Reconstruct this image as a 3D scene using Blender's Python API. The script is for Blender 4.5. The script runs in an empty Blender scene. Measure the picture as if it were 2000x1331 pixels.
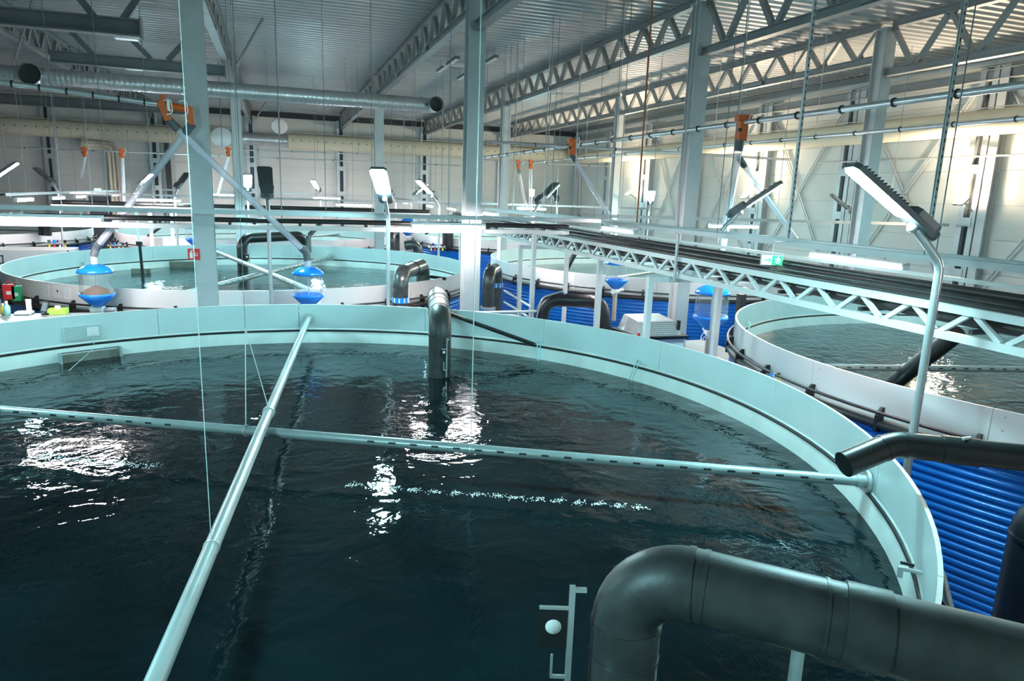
import bpy, math, random
from mathutils import Vector as V, Matrix
random.seed(7)
S = bpy.context.scene
COL = S.collection
rad = math.radians
# ------------------------------------------------------------------ camera, world, exposure
F_PX, PITCH, ROLL, YAW, CAM_Z = 1355.1, 0.20813, 0.03526, 0.32841, 4.0
_fw = V((math.sin(YAW)*math.cos(PITCH), math.cos(YAW)*math.cos(PITCH), -math.sin(PITCH)))
_r0 = V((math.cos(YAW), -math.sin(YAW), 0)); _u0 = _r0.cross(_fw)
_r = _r0*math.cos(ROLL) + _u0*math.sin(ROLL); _u = -_r0*math.sin(ROLL) + _u0*math.cos(ROLL)
cd = bpy.data.cameras.new('camera'); cam = bpy.data.objects.new('camera', cd); COL.objects.link(cam)
cd.sensor_width = 36; cd.lens = F_PX/2000*36; cd.clip_start = .05; cd.clip_end = 200
cam.matrix_world = Matrix(((_r.x, _u.x, -_fw.x, 0), (_r.y, _u.y, -_fw.y, 0), (_r.z, _u.z, -_fw.z, CAM_Z), (0, 0, 0, 1)))
S.camera = cam
wd = bpy.data.worlds.new('world'); S.world = wd; wd.use_nodes = True
wd.node_tree.nodes['Background'].inputs[0].default_value = (.55, .62, .66, 1)
wd.node_tree.nodes['Background'].inputs[1].default_value = .12
S.view_settings.view_transform = 'Standard'; S.view_settings.look = 'None'
S.view_settings.exposure = 0.62; S.view_settings.gamma = 1; S.view_settings.use_curve_mapping = False
LED_COL, LED_STR = (.46, .93, 1.0), 335.0
TUBE_COL, TUBE_STR = (1.0, .89, .88), 115.0
WARM_COL, WARM_STR = (1.0, .80, .56), 1650.0

# survey helpers: a sight line of the photograph met with a known plane of the hall gives a place in metres
def sight(px, py): return _fw + _r*((px-1000)/F_PX) - _u*((py-665.5)/F_PX)
def atY(px, py, Y): d = sight(px, py); return d*(Y/d.y) + V((0, 0, CAM_Z))
def atX(px, py, X): d = sight(px, py); return d*(X/d.x) + V((0, 0, CAM_Z))
def atZ(px, py, Z): d = sight(px, py); return d*((Z-CAM_Z)/d.z) + V((0, 0, CAM_Z))

# ------------------------------------------------------------------ materials
MATS = {}
def mat(name, col, rough=.5, metal=0., var=.0, scale=4., emit=None, estr=0., bump=0., bscale=30., col2=None, spec=None, alpha=None, stretch=None):
    m = bpy.data.materials.new(name); m.use_nodes = True; nt = m.node_tree; n = nt.nodes; l = nt.links
    b = n['Principled BSDF']
    b.inputs['Base Color'].default_value = (*col, 1); b.inputs['Roughness'].default_value = rough; b.inputs['Metallic'].default_value = metal
    if spec is not None: b.inputs['Specular IOR Level'].default_value = spec
    tc = n.new('ShaderNodeTexCoord')
    src = tc.outputs['Object']
    if stretch:
        mp = n.new('ShaderNodeMapping'); mp.inputs['Scale'].default_value = stretch; l.new(src, mp.inputs[0]); src = mp.outputs[0]
    if var or col2:
        ns = n.new('ShaderNodeTexNoise'); ns.inputs['Scale'].default_value = scale; ns.inputs['Detail'].default_value = 5; l.new(src, ns.inputs['Vector'])
        rp = n.new('ShaderNodeValToRGB'); l.new(ns.outputs['Fac'], rp.inputs[0])
        c2 = col2 or tuple(c*(1-var) for c in col)
        rp.color_ramp.elements[0].position = .3; rp.color_ramp.elements[1].position = .7
        rp.color_ramp.elements[0].color = (*c2, 1); rp.color_ramp.elements[1].color = (*col, 1)
        l.new(rp.outputs[0], b.inputs['Base Color'])
    if bump:
        nb = n.new('ShaderNodeTexNoise'); nb.inputs['Scale'].default_value = bscale; nb.inputs['Detail'].default_value = 3; l.new(src, nb.inputs['Vector'])
        bp = n.new('ShaderNodeBump'); bp.inputs['Strength'].default_value = bump; bp.inputs['Distance'].default_value = .02
        l.new(nb.outputs['Fac'], bp.inputs['Height']); l.new(bp.outputs[0], b.inputs['Normal'])
    if emit:
        b.inputs['Emission Color'].default_value = (*emit, 1); b.inputs['Emission Strength'].default_value = estr
    if alpha is not None:
        b.inputs['Alpha'].default_value = alpha
    MATS[name] = m; return m
mat('galv', (.50, .53, .54), .5, .15, .14, 3.0)
mat('truss_dark', (.14, .16, .17), .5, .2, .2, 2.0)
mat('truss', (.27, .285, .29), .5, .2, .18, 2.0)
mat('deck', (.46, .47, .475), .42, .15, .1, .6)
mat('wallpanel', (.56, .565, .535), .6, 0, .06, 1.2)
mat('joint', (.34, .34, .32), .8)
mat('dark', (.03, .035, .04), .6)
mat('channel', (.44, .48, .50), .45, .4, .12, 2)
mat('floor', (.42, .39, .36), .5, 0, .25, .8, bump=.2)
mat('tank_out', (.80, .78, .77), .38, 0, .05, 1.0)
mat('tank_in', (.62, .76, .76), .3, 0, .07, 1.6)
mat('tank_low', (.70, .78, .75), .35, 0, .16, 2.5, stretch=(1, 1, .3))
mat('tank_blue', (.004, .17, .62), .3, .1, .15, 2.0)
mat('gasket', (.008, .01, .012), .5)
mat('rail_pipe', (.035, .030, .030), .4, 0, .3, 5)
mat('bridge_pipe', (.065, .055, .053), .32, 0, .3, 4)
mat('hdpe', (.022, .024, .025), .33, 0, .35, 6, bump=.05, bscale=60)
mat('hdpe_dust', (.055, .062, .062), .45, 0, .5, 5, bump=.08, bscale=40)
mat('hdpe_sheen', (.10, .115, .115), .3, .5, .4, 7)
mat('band_blue', (.01, .25, .75), .35)
mat('white_paint', (.80, .80, .79), .35, 0, .05, 2)
mat('white', (.82, .82, .82), .5)
mat('alu', (.62, .64, .65), .32, .6, .12, 6)
mat('steel_pipe', (.37, .44, .44), .34, .3, .14, 5)
mat('duct', (.56, .59, .60), .32, .6, .15, 3)
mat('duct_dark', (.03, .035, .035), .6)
mat('fabric_duct', (.58, .54, .42), .8, 0, .06, 2)
mat('orange', (.75, .13, .015), .45, 0, .15, 8)
mat('copper', (.48, .17, .09), .4, .3, .15, 8)
mat('blue_plastic', (.01, .20, .72), .22)
mat('grey_plastic', (.10, .12, .13), .45)
mat('lamp_grey', (.13, .15, .16), .4, .3)
mat('led', (.8, .9, 1), .5, emit=LED_COL, estr=LED_STR)
mat('tube', (.9, .9, .9), .5, emit=TUBE_COL, estr=TUBE_STR)
mat('warm', (.9, .8, .6), .5, emit=WARM_COL, estr=WARM_STR)
mat('housing', (.70, .71, .72), .4, .2)
mat('red', (.70, .03, .03), .45)
mat('green', (.02, .30, .12), .45)
mat('exit_green', (.01, .40, .16), .4, emit=(.02, .75, .30), estr=.9)
mat('exit_white', (.8, .9, .85), .4, emit=(.8, 1, .9), estr=1.2)
mat('lime', (.45, .75, .10), .4)
mat('yellow', (.85, .65, .05), .4)
mat('aqua', (.35, .75, .75), .2)
mat('paper', (.86, .86, .86), .8)
mat('ink', (.10, .11, .14), .8)
mat('print_grey', (.55, .56, .6), .8)
mat('feed', (.21, .09, .04), .9, 0, .6, 60, bump=.6, bscale=90)
mat('beige_pipe', (.44, .36, .31), .45, 0, .1, 3)
mat('stainless', (.40, .41, .41), .4, .5, .12, 5)
mat('wire', (.20, .24, .25), .45, .3)
mat('wire_light', (.55, .66, .66), .4, .3)
mat('rope', (.40, .62, .58), .7)
mat('screen', (.05, .07, .09), .15)
mat('algae', (.23, .24, .20), .6, 0, .4, 9)
mat('pale_disc', (.72, .66, .66), .5)

def glassy(name, col, dens, rough=.08):
    m = bpy.data.materials.new(name); m.use_nodes = True; nt = m.node_tree; n = nt.nodes; l = nt.links
    n.remove(n['Principled BSDF']); out = n['Material Output']
    t = n.new('ShaderNodeBsdfTransparent'); t.inputs[0].default_value = (*[1-(1-c)*.3 for c in col], 1)
    p = n.new('ShaderNodeBsdfDiffuse'); p.inputs[0].default_value = (*col, 1)
    g = n.new('ShaderNodeBsdfGlossy'); g.inputs['Roughness'].default_value = rough
    fr = n.new('ShaderNodeFresnel'); fr.inputs[0].default_value = 1.4
    ml = n.new('ShaderNodeMath'); ml.operation = 'MULTIPLY'; ml.inputs[1].default_value = .3; l.new(fr.outputs[0], ml.inputs[0])
    m1 = n.new('ShaderNodeMixShader'); m1.inputs[0].default_value = dens; l.new(t.outputs[0], m1.inputs[1]); l.new(p.outputs[0], m1.inputs[2])
    m2 = n.new('ShaderNodeMixShader'); l.new(ml.outputs[0], m2.inputs[0]); l.new(m1.outputs[0], m2.inputs[1]); l.new(g.outputs[0], m2.inputs[2])
    l.new(m2.outputs[0], out.inputs[0]); MATS[name] = m
glassy('clear', (.85, .90, .92), .10, .05)
glassy('milky', (.82, .84, .92), .42, .2)

def water_mat(name, deep, shallow, s1, amp):
    m = bpy.data.materials.new(name); m.use_nodes = True; nt = m.node_tree; n = nt.nodes; l = nt.links
    b = n['Principled BSDF']; b.inputs['Roughness'].default_value = .03; b.inputs['IOR'].default_value = 1.333
    tc = n.new('ShaderNodeTexCoord')
    nc = n.new('ShaderNodeTexNoise'); nc.inputs['Scale'].default_value = .6; nc.inputs['Detail'].default_value = 4; l.new(tc.outputs['Object'], nc.inputs['Vector'])
    rp = n.new('ShaderNodeValToRGB'); rp.color_ramp.elements[0].position = .35; rp.color_ramp.elements[1].position = .75
    rp.color_ramp.elements[0].color = (*deep, 1); rp.color_ramp.elements[1].color = (*shallow, 1)
    l.new(nc.outputs['Fac'], rp.inputs[0]); l.new(rp.outputs[0], b.inputs['Base Color'])
    # swell, chop and fine ripples
    acc = None
    for sc, w, det, dist in ((s1*.35, 1.0, 2, 1.2), (s1, .42, 3, .8), (s1*3.2, .10, 2, .3)):
        ns = n.new('ShaderNodeTexNoise'); ns.inputs['Scale'].default_value = sc; ns.inputs['Detail'].default_value = det; ns.inputs['Distortion'].default_value = dist
        l.new(tc.outputs['Object'], ns.inputs['Vector'])
        mu = n.new('ShaderNodeMath'); mu.operation = 'MULTIPLY_ADD'; mu.inputs[1].default_value = w
        l.new(ns.outputs['Fac'], mu.inputs[0])
        if acc is None: mu.inputs[2].default_value = 0
        else: l.new(acc, mu.inputs[2])
        acc = mu.outputs[0]
    bp = n.new('ShaderNodeBump'); bp.inputs['Strength'].default_value = 1; bp.inputs['Distance'].default_value = amp
    l.new(acc, bp.inputs['Height']); l.new(bp.outputs[0], b.inputs['Normal'])
    MATS[name] = m
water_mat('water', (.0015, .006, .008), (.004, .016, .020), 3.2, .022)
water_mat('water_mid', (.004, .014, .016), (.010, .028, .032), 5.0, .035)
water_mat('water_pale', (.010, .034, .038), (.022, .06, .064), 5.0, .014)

# ------------------------------------------------------------------ mesh building
OFF = {}
class MB:
    def __init__(s): s.v = []; s.f = []; s.mi = []; s.sm = []
    def add(s, vs, fs, mi=0, smooth=False):
        o = len(s.v); s.v += [tuple(v) for v in vs]
        for f in fs: s.f.append(tuple(i+o for i in f)); s.mi.append(mi); s.sm.append(smooth)
        return s
    def box(s, c, size, R=None, mi=0):
        c = V(c); h = [x/2 for x in size]
        vs = []
        for z in (-1, 1):
            for y in (-1, 1):
                for x in (-1, 1):
                    p = V((x*h[0], y*h[1], z*h[2]))
                    vs.append(c + (R @ p if R else p))
        return s.add(vs, [(0, 2, 3, 1), (4, 5, 7, 6), (0, 1, 5, 4), (2, 6, 7, 3), (0, 4, 6, 2), (1, 3, 7, 5)], mi)
    def span(s, x0, x1, y0, y1, z0, z1, mi=0): return s.box(((x0+x1)/2, (y0+y1)/2, (z0+z1)/2), (abs(x1-x0), abs(y1-y0), abs(z1-z0)), None, mi)
    def bar(s, p, q, w, h, up=V((0, 0, 1)), mi=0):
        p, q = V(p), V(q); d = (q-p); L = d.length; d.normalize()
        a = d.cross(up)
        if a.length < 1e-4: a = d.cross(V((1, 0, 0)))
        a.normalize(); b = a.cross(d)
        R = Matrix((a, d, b)).transposed()
        return s.box((p+q)/2, (w, L, h), R, mi)
    def sweep(s, prof, p, q, up=V((0, 0, 1)), mi=0, cap=True):
        p, q = V(p), V(q); d = (q-p).normalized(); a = d.cross(up)
        if a.length < 1e-4: a = d.cross(V((1, 0, 0)))
        a.normalize(); b = a.cross(d); n = len(prof)
        vs = [p+a*x+b*y for x, y in prof] + [q+a*x+b*y for x, y in prof]
        fs = [(i, (i+1) % n, n+(i+1) % n, n+i) for i in range(n)]
        if cap: fs += [tuple(range(n))[::-1], tuple(range(n, 2*n))]
        return s.add(vs, fs, mi)
    def tube(s, pts, r, n=12, cap=True, mi=0, closed=False, skip=None, rr=None, rphase=0.):
        pts = [V(p) for p in pts]; m = len(pts); vs = []
        prev = None
        for i, p in enumerate(pts):
            if closed: t = pts[(i+1) % m]-pts[i-1]
            else: t = pts[min(i+1, m-1)]-pts[max(i-1, 0)]
            t.normalize()
            if prev is None:
                a = t.cross(V((0, 0, 1)))
                if a.length < 1e-3: a = t.cross(V((1, 0, 0)))
            else: a = prev - t*prev.dot(t)
            a.normalize(); prev = a; b = a.cross(t)
            ri = rr[i] if rr else r
            for k in range(n):
                an = 2*math.pi*k/n + rphase; vs.append(p + a*(ri*math.cos(an)) + b*(ri*math.sin(an)))
        fs = []
        for i in range(m if closed else m-1):
            for k in range(n):
                if skip and skip(i, k): continue
                j = (i+1) % m; fs.append((i*n+k, i*n+(k+1) % n, j*n+(k+1) % n, j*n+k))
        s.add(vs, fs, mi, True)
        if cap and not closed:
            s.add(vs[:n], [tuple(range(n))], mi); s.add(vs[-n:], [tuple(range(n))[::-1]], mi)
        return s
    def lathe(s, prof, c=(0, 0, 0), n=32, mi=0, smooth=True, a0=0., a1=2*math.pi, axis=None):
        full = abs(a1-a0-2*math.pi) < 1e-6; c = V(c); m = n if full else n+1; vs = []
        for i in range(m):
            a = a0+(a1-a0)*i/n
            for r, z in prof:
                p = V((r*math.cos(a), r*math.sin(a), z))
                vs.append(c + (axis @ p if axis else p))
        k = len(prof); fs = []
        for i in range(n):
            j = (i+1) % m
            for t in range(k-1): fs.append((i*k+t, j*k+t, j*k+t+1, i*k+t+1))
        return s.add(vs, fs, mi, smooth)
    def build(s, name, mats, parent=None, origin=None):
        me = bpy.data.meshes.new(name)
        off = OFF[parent] if parent is not None else (V(origin) if origin is not None else V((0, 0, 0)))
        me.from_pydata([tuple(V(v)-off) for v in s.v], [], s.f)
        for mn in ([mats] if isinstance(mats, str) else mats): me.materials.append(MATS[mn])
        me.polygons.foreach_set('material_index', s.mi); me.polygons.foreach_set('use_smooth', s.sm)
        me.update()
        o = bpy.data.objects.new(name, me); COL.objects.link(o)
        if parent is not None: o.parent = parent
        else: o.location = off
        OFF[o] = off
        return o
def tag(o, label=None, cat=None, group=None, kind=None):
    if label: o['label'] = label
    if cat: o['category'] = cat
    if group: o['group'] = group
    if kind: o['kind'] = kind
    return o
def thing(name, loc, label, cat, group=None, rz=0.):
    o = bpy.data.objects.new(name, None); COL.objects.link(o); o.location = loc; o.rotation_euler.z = rz
    o.empty_display_size = .1
    OFF[o] = V(loc); tag(o, label, cat, group); return o
def local_thing(name, label, cat, group=None):
    o = thing(name, (0, 0, 0), label, cat, group); return o
def copy_tree(o, parent=None):
    c = o.copy(); COL.objects.link(c); c.parent = parent; OFF[c] = OFF.get(o, V((0, 0, 0)))
    for ch in [x for x in o.children]: copy_tree(ch, c)
    return c
def share(src, name, parent, loc, rz=0., rot=None):
    o = bpy.data.objects.new(name, src.data); COL.objects.link(o); o.parent = parent; o.location = loc
    o.rotation_euler = rot if rot else (0, 0, rz); OFF[o] = V(loc); return o
def fillet(pts, rd, n=8):
    pts = [V(p) for p in pts]; out = [pts[0]]
    for i in range(1, len(pts)-1):
        a, b, c = pts[i-1], pts[i], pts[i+1]
        d1 = (a-b).normalized(); d2 = (c-b).normalized(); ang = d1.angle(d2)
        if ang > math.pi-.02: out.append(b); continue
        t = min(rd/math.tan(ang/2), (a-b).length*.48, (c-b).length*.48)
        p, q = b+d1*t, b+d2*t
        r = t*math.tan(ang/2); ctr = b+(d1+d2).normalized()*(r/math.sin(ang/2))
        v1, v2 = p-ctr, q-ctr; tot = v1.angle(v2); ax = v1.cross(v2).normalized()
        for k in range(n+1): out.append(ctr + Matrix.Rotation(tot*k/n, 3, ax) @ v1)
    out.append(pts[-1]); return out
def isec(w, h, tf, tw):   # I profile, w along a, h along b
    return [(-w/2, -h/2), (w/2, -h/2), (w/2, -h/2+tf), (tw/2, -h/2+tf), (tw/2, h/2-tf), (w/2, h/2-tf), (w/2, h/2), (-w/2, h/2), (-w/2, h/2-tf), (-tw/2, h/2-tf), (-tw/2, -h/2+tf), (-w/2, -h/2+tf)]

# ------------------------------------------------------------------ the hall
XW, YW, XL, YF, ZC = 22.6, 52.6, -25.5, -1.2, 9.1
FLOOR_Z, DECK_Z = -2.6, -.25
tag(MB().span(XL, XW+.3, YF-.3, YW+.3, FLOOR_Z-.2, FLOOR_Z).build('floor', 'floor'), 'beige concrete floor between the fish tanks', 'floor', kind='structure')
# corrugated roof deck, ribs across the hall
mb = MB(); prof = []; y = YF-.4; PIT = .38
while y < YW+.3:
    prof += [(y, ZC+.13), (y+.14, ZC+.13), (y+.19, ZC), (y+.33, ZC)]; y += PIT
prof.append((y, ZC+.13)); n = len(prof); vs = []
for X in (XL-.2, XW+.4):
    for a, b in prof: vs.append((X, a, b))
mb.add(vs, [(i, i+1, n+i+1, n+i) for i in range(n-1)])
mb.span(XL-.2, XW+.4, YF-.4, YW+.4, ZC+.2, ZC+.3)
tag(mb.build('ceiling', 'deck'), 'grey corrugated steel roof deck', 'ceiling', kind='structure')
def panel_wall(name, horiz, fixed, a0, a1, edges, z0, z1, nrm, label, rowh=1.13):
    # sandwich panels in bays, joints recessed 1 cm
    base = MB()
    if horiz: base.span(a0, a1, fixed+nrm*.03, fixed+nrm*.3, z0, z1)
    else: base.span(fixed+nrm*.03, fixed+nrm*.3, a0, a1, z0, z1)
    w = tag(base.build(name, 'joint'), label, 'wall', kind='structure')
    cache = {}
    for i in range(len(edges)-1):
        e0, e1 = edges[i]+.008, edges[i+1]-.008; L = round(e1-e0, 3); z = z0
        while z < z1-.05:
            zz = min(z+rowh, z1); h = round(zz-z-.014, 3)
            if (L, h) not in cache:
                m = MB()
                if horiz: m.box((0, 0, 0), (L, .05, h))
                else: m.box((0, 0, 0), (.05, L, h))
                o = m.build('panel', 'wallpanel', w); cache[(L, h)] = o; first = True
            else: o = share(cache[(L, h)], 'panel', w, (0, 0, 0))
            o.location = ((e0+e1)/2, fixed+nrm*.02, (z+zz)/2) if horiz else (fixed+nrm*.02, (e0+e1)/2, (z+zz)/2)
            z = zz
    return w
xe = [XL]+[-19.5+6*i for i in range(7)]+[XW]
panel_wall('wall_back', True, YW, XL, XW, xe, FLOOR_Z, ZC+.1, 1, 'cream sandwich panel wall at the far end of the hall')
ye = [YF]+[1.2+5.6*i for i in range(10)]; ye = [e for e in ye if e < YW-.5]+[YW]
panel_wall('wall_right', False, XW, YF, YW, ye, FLOOR_Z, ZC+.1, 1, 'cream sandwich panel wall along the right side')
tag(MB().span(XL-.3, XL, YF, YW, FLOOR_Z, ZC+.1).build('wall_left', 'wallpanel'), 'cream panel wall along the left side', 'wall', kind='structure')
tag(MB().span(XL, XW, YF-.3, YF, FLOOR_Z, ZC+.1).build('wall_front', 'wallpanel'), 'cream wall behind the viewpoint', 'wall', kind='structure')
# raised walkway decks
tag(MB().span(6.95, 8.1, 10.0, 23.5, DECK_Z-.12, DECK_Z).build('floor_walkway', 'floor'), 'beige raised walkway floor under the pipe bridge', 'walkway', kind='structure')
tag(MB().span(-12, 4.2, 15.95, 17.3, DECK_Z-.12, DECK_Z).build('floor_walkway', 'floor'), 'raised walkway floor behind the front tank', 'walkway', kind='structure')
tag(MB().span(8.1, 12.5, 14.6, 18.2, DECK_Z-.12, DECK_Z).build('floor_walkway', 'floor'), 'raised walkway floor beside the steel box', 'walkway', kind='structure')

# wall columns: twin channel with battens and dark slots
def wall_column(x, y, face, label, grp, z0=FLOOR_Z, z1=8.6):
    t = thing('wall_column', (x, y, z0), label, 'column', grp)
    if face == 'y':   # stands before the back wall, faces -y
        dx = lambda a: V((x+a, y, 0)); sz = lambda w, d: (w, d)
    for s in (-1, 1):
        m = MB()
        if face == 'y': m.span(x+s*.22-.10, x+s*.22+.10, y-.28, y, z0, z1)
        else: m.span(x-.28, x, y+s*.22-.10, y+s*.22+.10, z0, z1)
        m.build('channel', 'channel', t)
    m = MB()
    if face == 'y': m.span(x-.13, x+.13, y-.12, y-.01, z0, z1)
    else: m.span(x-.12, x-.01, y-.13, y+.13, z0, z1)
    m.build('back_strip', 'dark', t)
    z = z0+.8
    while z < z1:
        m = MB()
        if face == 'y': m.span(x-.2, x+.2, y-.30, y-.275, z, z+.3)
        else: m.span(x-.30, x-.275, y-.2, y+.2, z, z+.3)
        m.build('batten', 'channel', t); z += 1.75
for i, (x, w) in enumerate(((-13.5, 'left of the brown wall pipes'), (-7.5, 'right of the brown wall pipes'), (-1.5, 'behind the second left steel column'), (4.5, 'behind the lit lamp in the middle'), (10.5, 'beside the crossed feed tubes'), (16.5, 'near the far corner'))):
    wall_column(x, YW-.02, 'y', 'grey slotted wall column on the far wall, '+w, 'far wall columns')
for i, yv in enumerate((51.6, 46.1, 40.5, 35.1, 29.3, 23.7, 17.9, 12.2)):
    nm = ('in the far corner', 'second from the far corner', 'third from the far corner, with a warm flood light', 'fourth from the far corner', 'fifth from the far corner, with a warm flood light', 'behind the big lit lamp head', 'nearest in view, with a warm flood light', 'at the right edge of the picture')[i]
    wall_column(XW-.02, yv, 'x', 'grey slotted wall column on the right wall, '+nm, 'right wall columns')
    # dark H column next to each channel pair
    m = MB().sweep(isec(.3, .3, .02, .015), (XW-.18, yv-.55, FLOOR_Z), (XW-.18, yv-.55, 8.6), V((1, 0, 0)))
    tag(m.build('wall_stanchion', 'galv', origin=(XW-.18, yv-.55, FLOOR_Z)), 'grey steel H post on the right wall, '+nm.split(',')[0], 'column', 'right wall posts')
m = MB().sweep(isec(.3, .3, .02, .015), (-6.75, YW-.2, FLOOR_Z), (-6.75, YW-.2, 8.6), V((0, 1, 0)))
tag(m.build('wall_stanchion', 'dark', origin=(-6.75, YW-.2, FLOOR_Z)), 'dark steel post on the far wall beside a pale slotted column', 'column')
# X bracing on the right wall
for i, (y0, y1) in enumerate(((17.4, 12.6), (23.2, 18.4), (28.8, 24.2), (34.6, 29.8), (40.0, 35.6))):
    for s in (0, 1):
        nm = ('nearest', 'second', 'third', 'fourth', 'fifth')[i]
        t = thing('wall_brace', (XW-.1, (y0+y1)/2, 1), '%s diagonal of the %s cross brace on the right wall' % (('rising', 'falling')[s], nm), 'brace', 'right wall cross braces')
        a, b = (y0, y1) if s else (y1, y0)
        for k in (-.07, .07): MB().bar((XW-.09, a+k, 1.0), (XW-.09, b+k, 8.0), .05, .03, V((1, 0, 0))).build('brace_bar', 'galv', t)
# eaves beams
m = MB().sweep(isec(.26, .34, .03, .02), (XW-.25, YF, 8.35), (XW-.25, YW, 8.35)); m.sweep(isec(.2, .2, .02, .015), (XW-.25, YF, 8.95), (XW-.25, YW, 8.95))
tag(m.build('eaves_beam', 'truss'), 'grey steel eaves beam along the top of the right wall', 'beam')
m = MB().sweep(isec(.2, .34, .02, .015), (XL, YW-.15, 8.75), (XW, YW-.15, 8.75))
tag(m.build('eaves_beam', 'dark'), 'dark steel beam along the top of the far wall', 'beam')

# ------------------------------------------------------------------ columns and roof trusses
CX = (-13.5, -7.5, -1.5, 4.5, 10.5, 16.5); CYR = (16.6, 32.9)
COLNAME = {(-1.5, 16.6): 'with the red fire sign, left of centre', (4.5, 16.6): 'in the middle, lit from below by a tube light', (10.5, 16.6): 'right of centre behind the pipe bridge', (16.5, 16.6): 'at the right behind the big lamp head',
           (-1.5, 32.9): 'farther back, just right of the column with the red fire sign', (4.5, 32.9): 'farther back behind the lit lamp', (10.5, 32.9): 'farther back, just right of the middle column', (16.5, 32.9): 'farther back in the right half', (-7.5, 32.9): 'far back at the left', (-7.5, 16.6): 'outside the left edge', (-13.5, 16.6): 'far outside left', (-13.5, 32.9): 'far left'}
for x in CX[1:]:
    for y in CYR:
        if x == -7.5: continue   # the photograph shows none here
        t = thing('steel_column', (x, y, FLOOR_Z), 'grey galvanised steel column '+COLNAME[(x, y)], 'column', 'hall columns')
        zt = ZC-.22; W_, D_ = .40, .36
        for s in (-1, 1): MB().span(x-W_/2, x+W_/2, y+s*D_/2-.012, y+s*D_/2+.012, FLOOR_Z, zt).build('flange', 'galv', t)
        MB().span(x-.09, x+.09, y-D_/2, y+D_/2, FLOOR_Z, zt).build('web', 'galv', t)
        MB().span(x-.3, x+.3, y-.3, y+.3, FLOOR_Z, FLOOR_Z+.04).build('base_plate', 'galv', t)
        MB().span(x-.24, x+.24, y-.26, y+.26, zt, zt+.03).build('cap_plate', 'galv', t)
TN = {-13.5: 'far left', -7.5: 'left', -1.5: 'second from left', 4.5: 'middle', 10.5: 'right of centre', 16.5: 'rightmost'}
def truss(x, y0, y1, zb, npan, span_nm, light=False):
    t = thing('roof_truss', (x, y0, zb), 'grey steel lattice roof truss, %s line, %s span' % (TN[x], span_nm), 'truss', 'roof trusses')
    zt = ZC-.1
    MB().sweep(isec(.22, .2, .02, .06), (x, y0, zt), (x, y1, zt)).build('top_chord', 'truss', t)
    MB().sweep(isec(.22, .2, .02, .06), (x, y0, zb), (x, y1, zb)).build('bottom_chord', 'truss', t)
    p = (y1-y0)/npan
    for i in range(npan):
        ya = y0+i*p
        for (a, b) in (((ya+.06, zt-.1), (ya+p/2-.07, zb+.1)), ((ya+p/2+.07, zb+.1), (ya+p-.06, zt-.1))):
            MB().bar((x, a[0], a[1]), (x, b[0], b[1]), .12, .12, V((1, 0, 0))).build('diagonal', 'truss', t)
    # deck bolts and splice plates
    for k in (.33, .66):
        ys = y0+(y1-y0)*k
        MB().span(x-.125, x+.125, ys-.3, ys+.3, zb-.06, zb+.06).build('splice_plate', 'truss', t)
for x in CX[1:]:
    truss(x, .2, 16.4, 7.72 if x > 0 else 7.9, 9, 'nearest')
    truss(x, 16.85, 32.7, 8.14, 11, 'middle')
    truss(x, 33.1, YW-.2, 8.14, 13, 'farthest')
# cross beams at the upper left with struts to the deck
def cross_beam(p, q, label, struts, w=.3, h=.42, lights=()):
    p, q = V(p), V(q)
    t = thing('cross_beam', p, label, 'beam', 'cross beams at the upper left')
    MB().sweep(isec(w, h, .04, .03), p, q).build('chord', 'truss_dark', t)
    MB().span(q.x-.02, q.x+.02, q.y-w*.55, q.y+w*.55, q.z-h*.62, q.z+h*.62).build('end_plate', 'truss_dark', t)
    for (a, b) in struts: MB().bar((a, p.y, p.z+h/2), (b, p.y, ZC), .16, .12, V((0, 1, 0))).build('strut', 'truss_dark', t)
    for a in lights: MB().box((a, p.y, p.z-h/2-.02), (.5, w*.9, .03)).build('clamp_plate', 'white_paint', t)
b0, b1 = atY(0, 34, 20.5), atY(276, 57, 20.5)
cross_beam(b0-V((6, 0, 0)), b1, 'thick grey cross beam end sticking in at the upper left corner', ((b1.x-1.0, b1.x-1.9), (b1.x-.4, b1.x+.45)), .3, .40, (b1.x-.35, b1.x-4.1))
b0, b1 = atY(98, 110, 27), atY(440, 140, 27)
cross_beam(b0, b1, 'grey cross beam with struts behind the ribbed duct, upper left', ((b0.x+1.2, b0.x+.2), (b0.x+2.9, b0.x+1.8), (b0.x+3.4, b0.x+4.4)), .26, .36, (b0.x+2.4,))
b0, b1 = atY(0, 195, 42), atY(372, 216, 42)
cross_beam(b0-V((5, 0, 0)), b1, 'long grey cross beam behind the orange feed diverter', ((b1.x-2, b1.x-3),), .26, .44)

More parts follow.
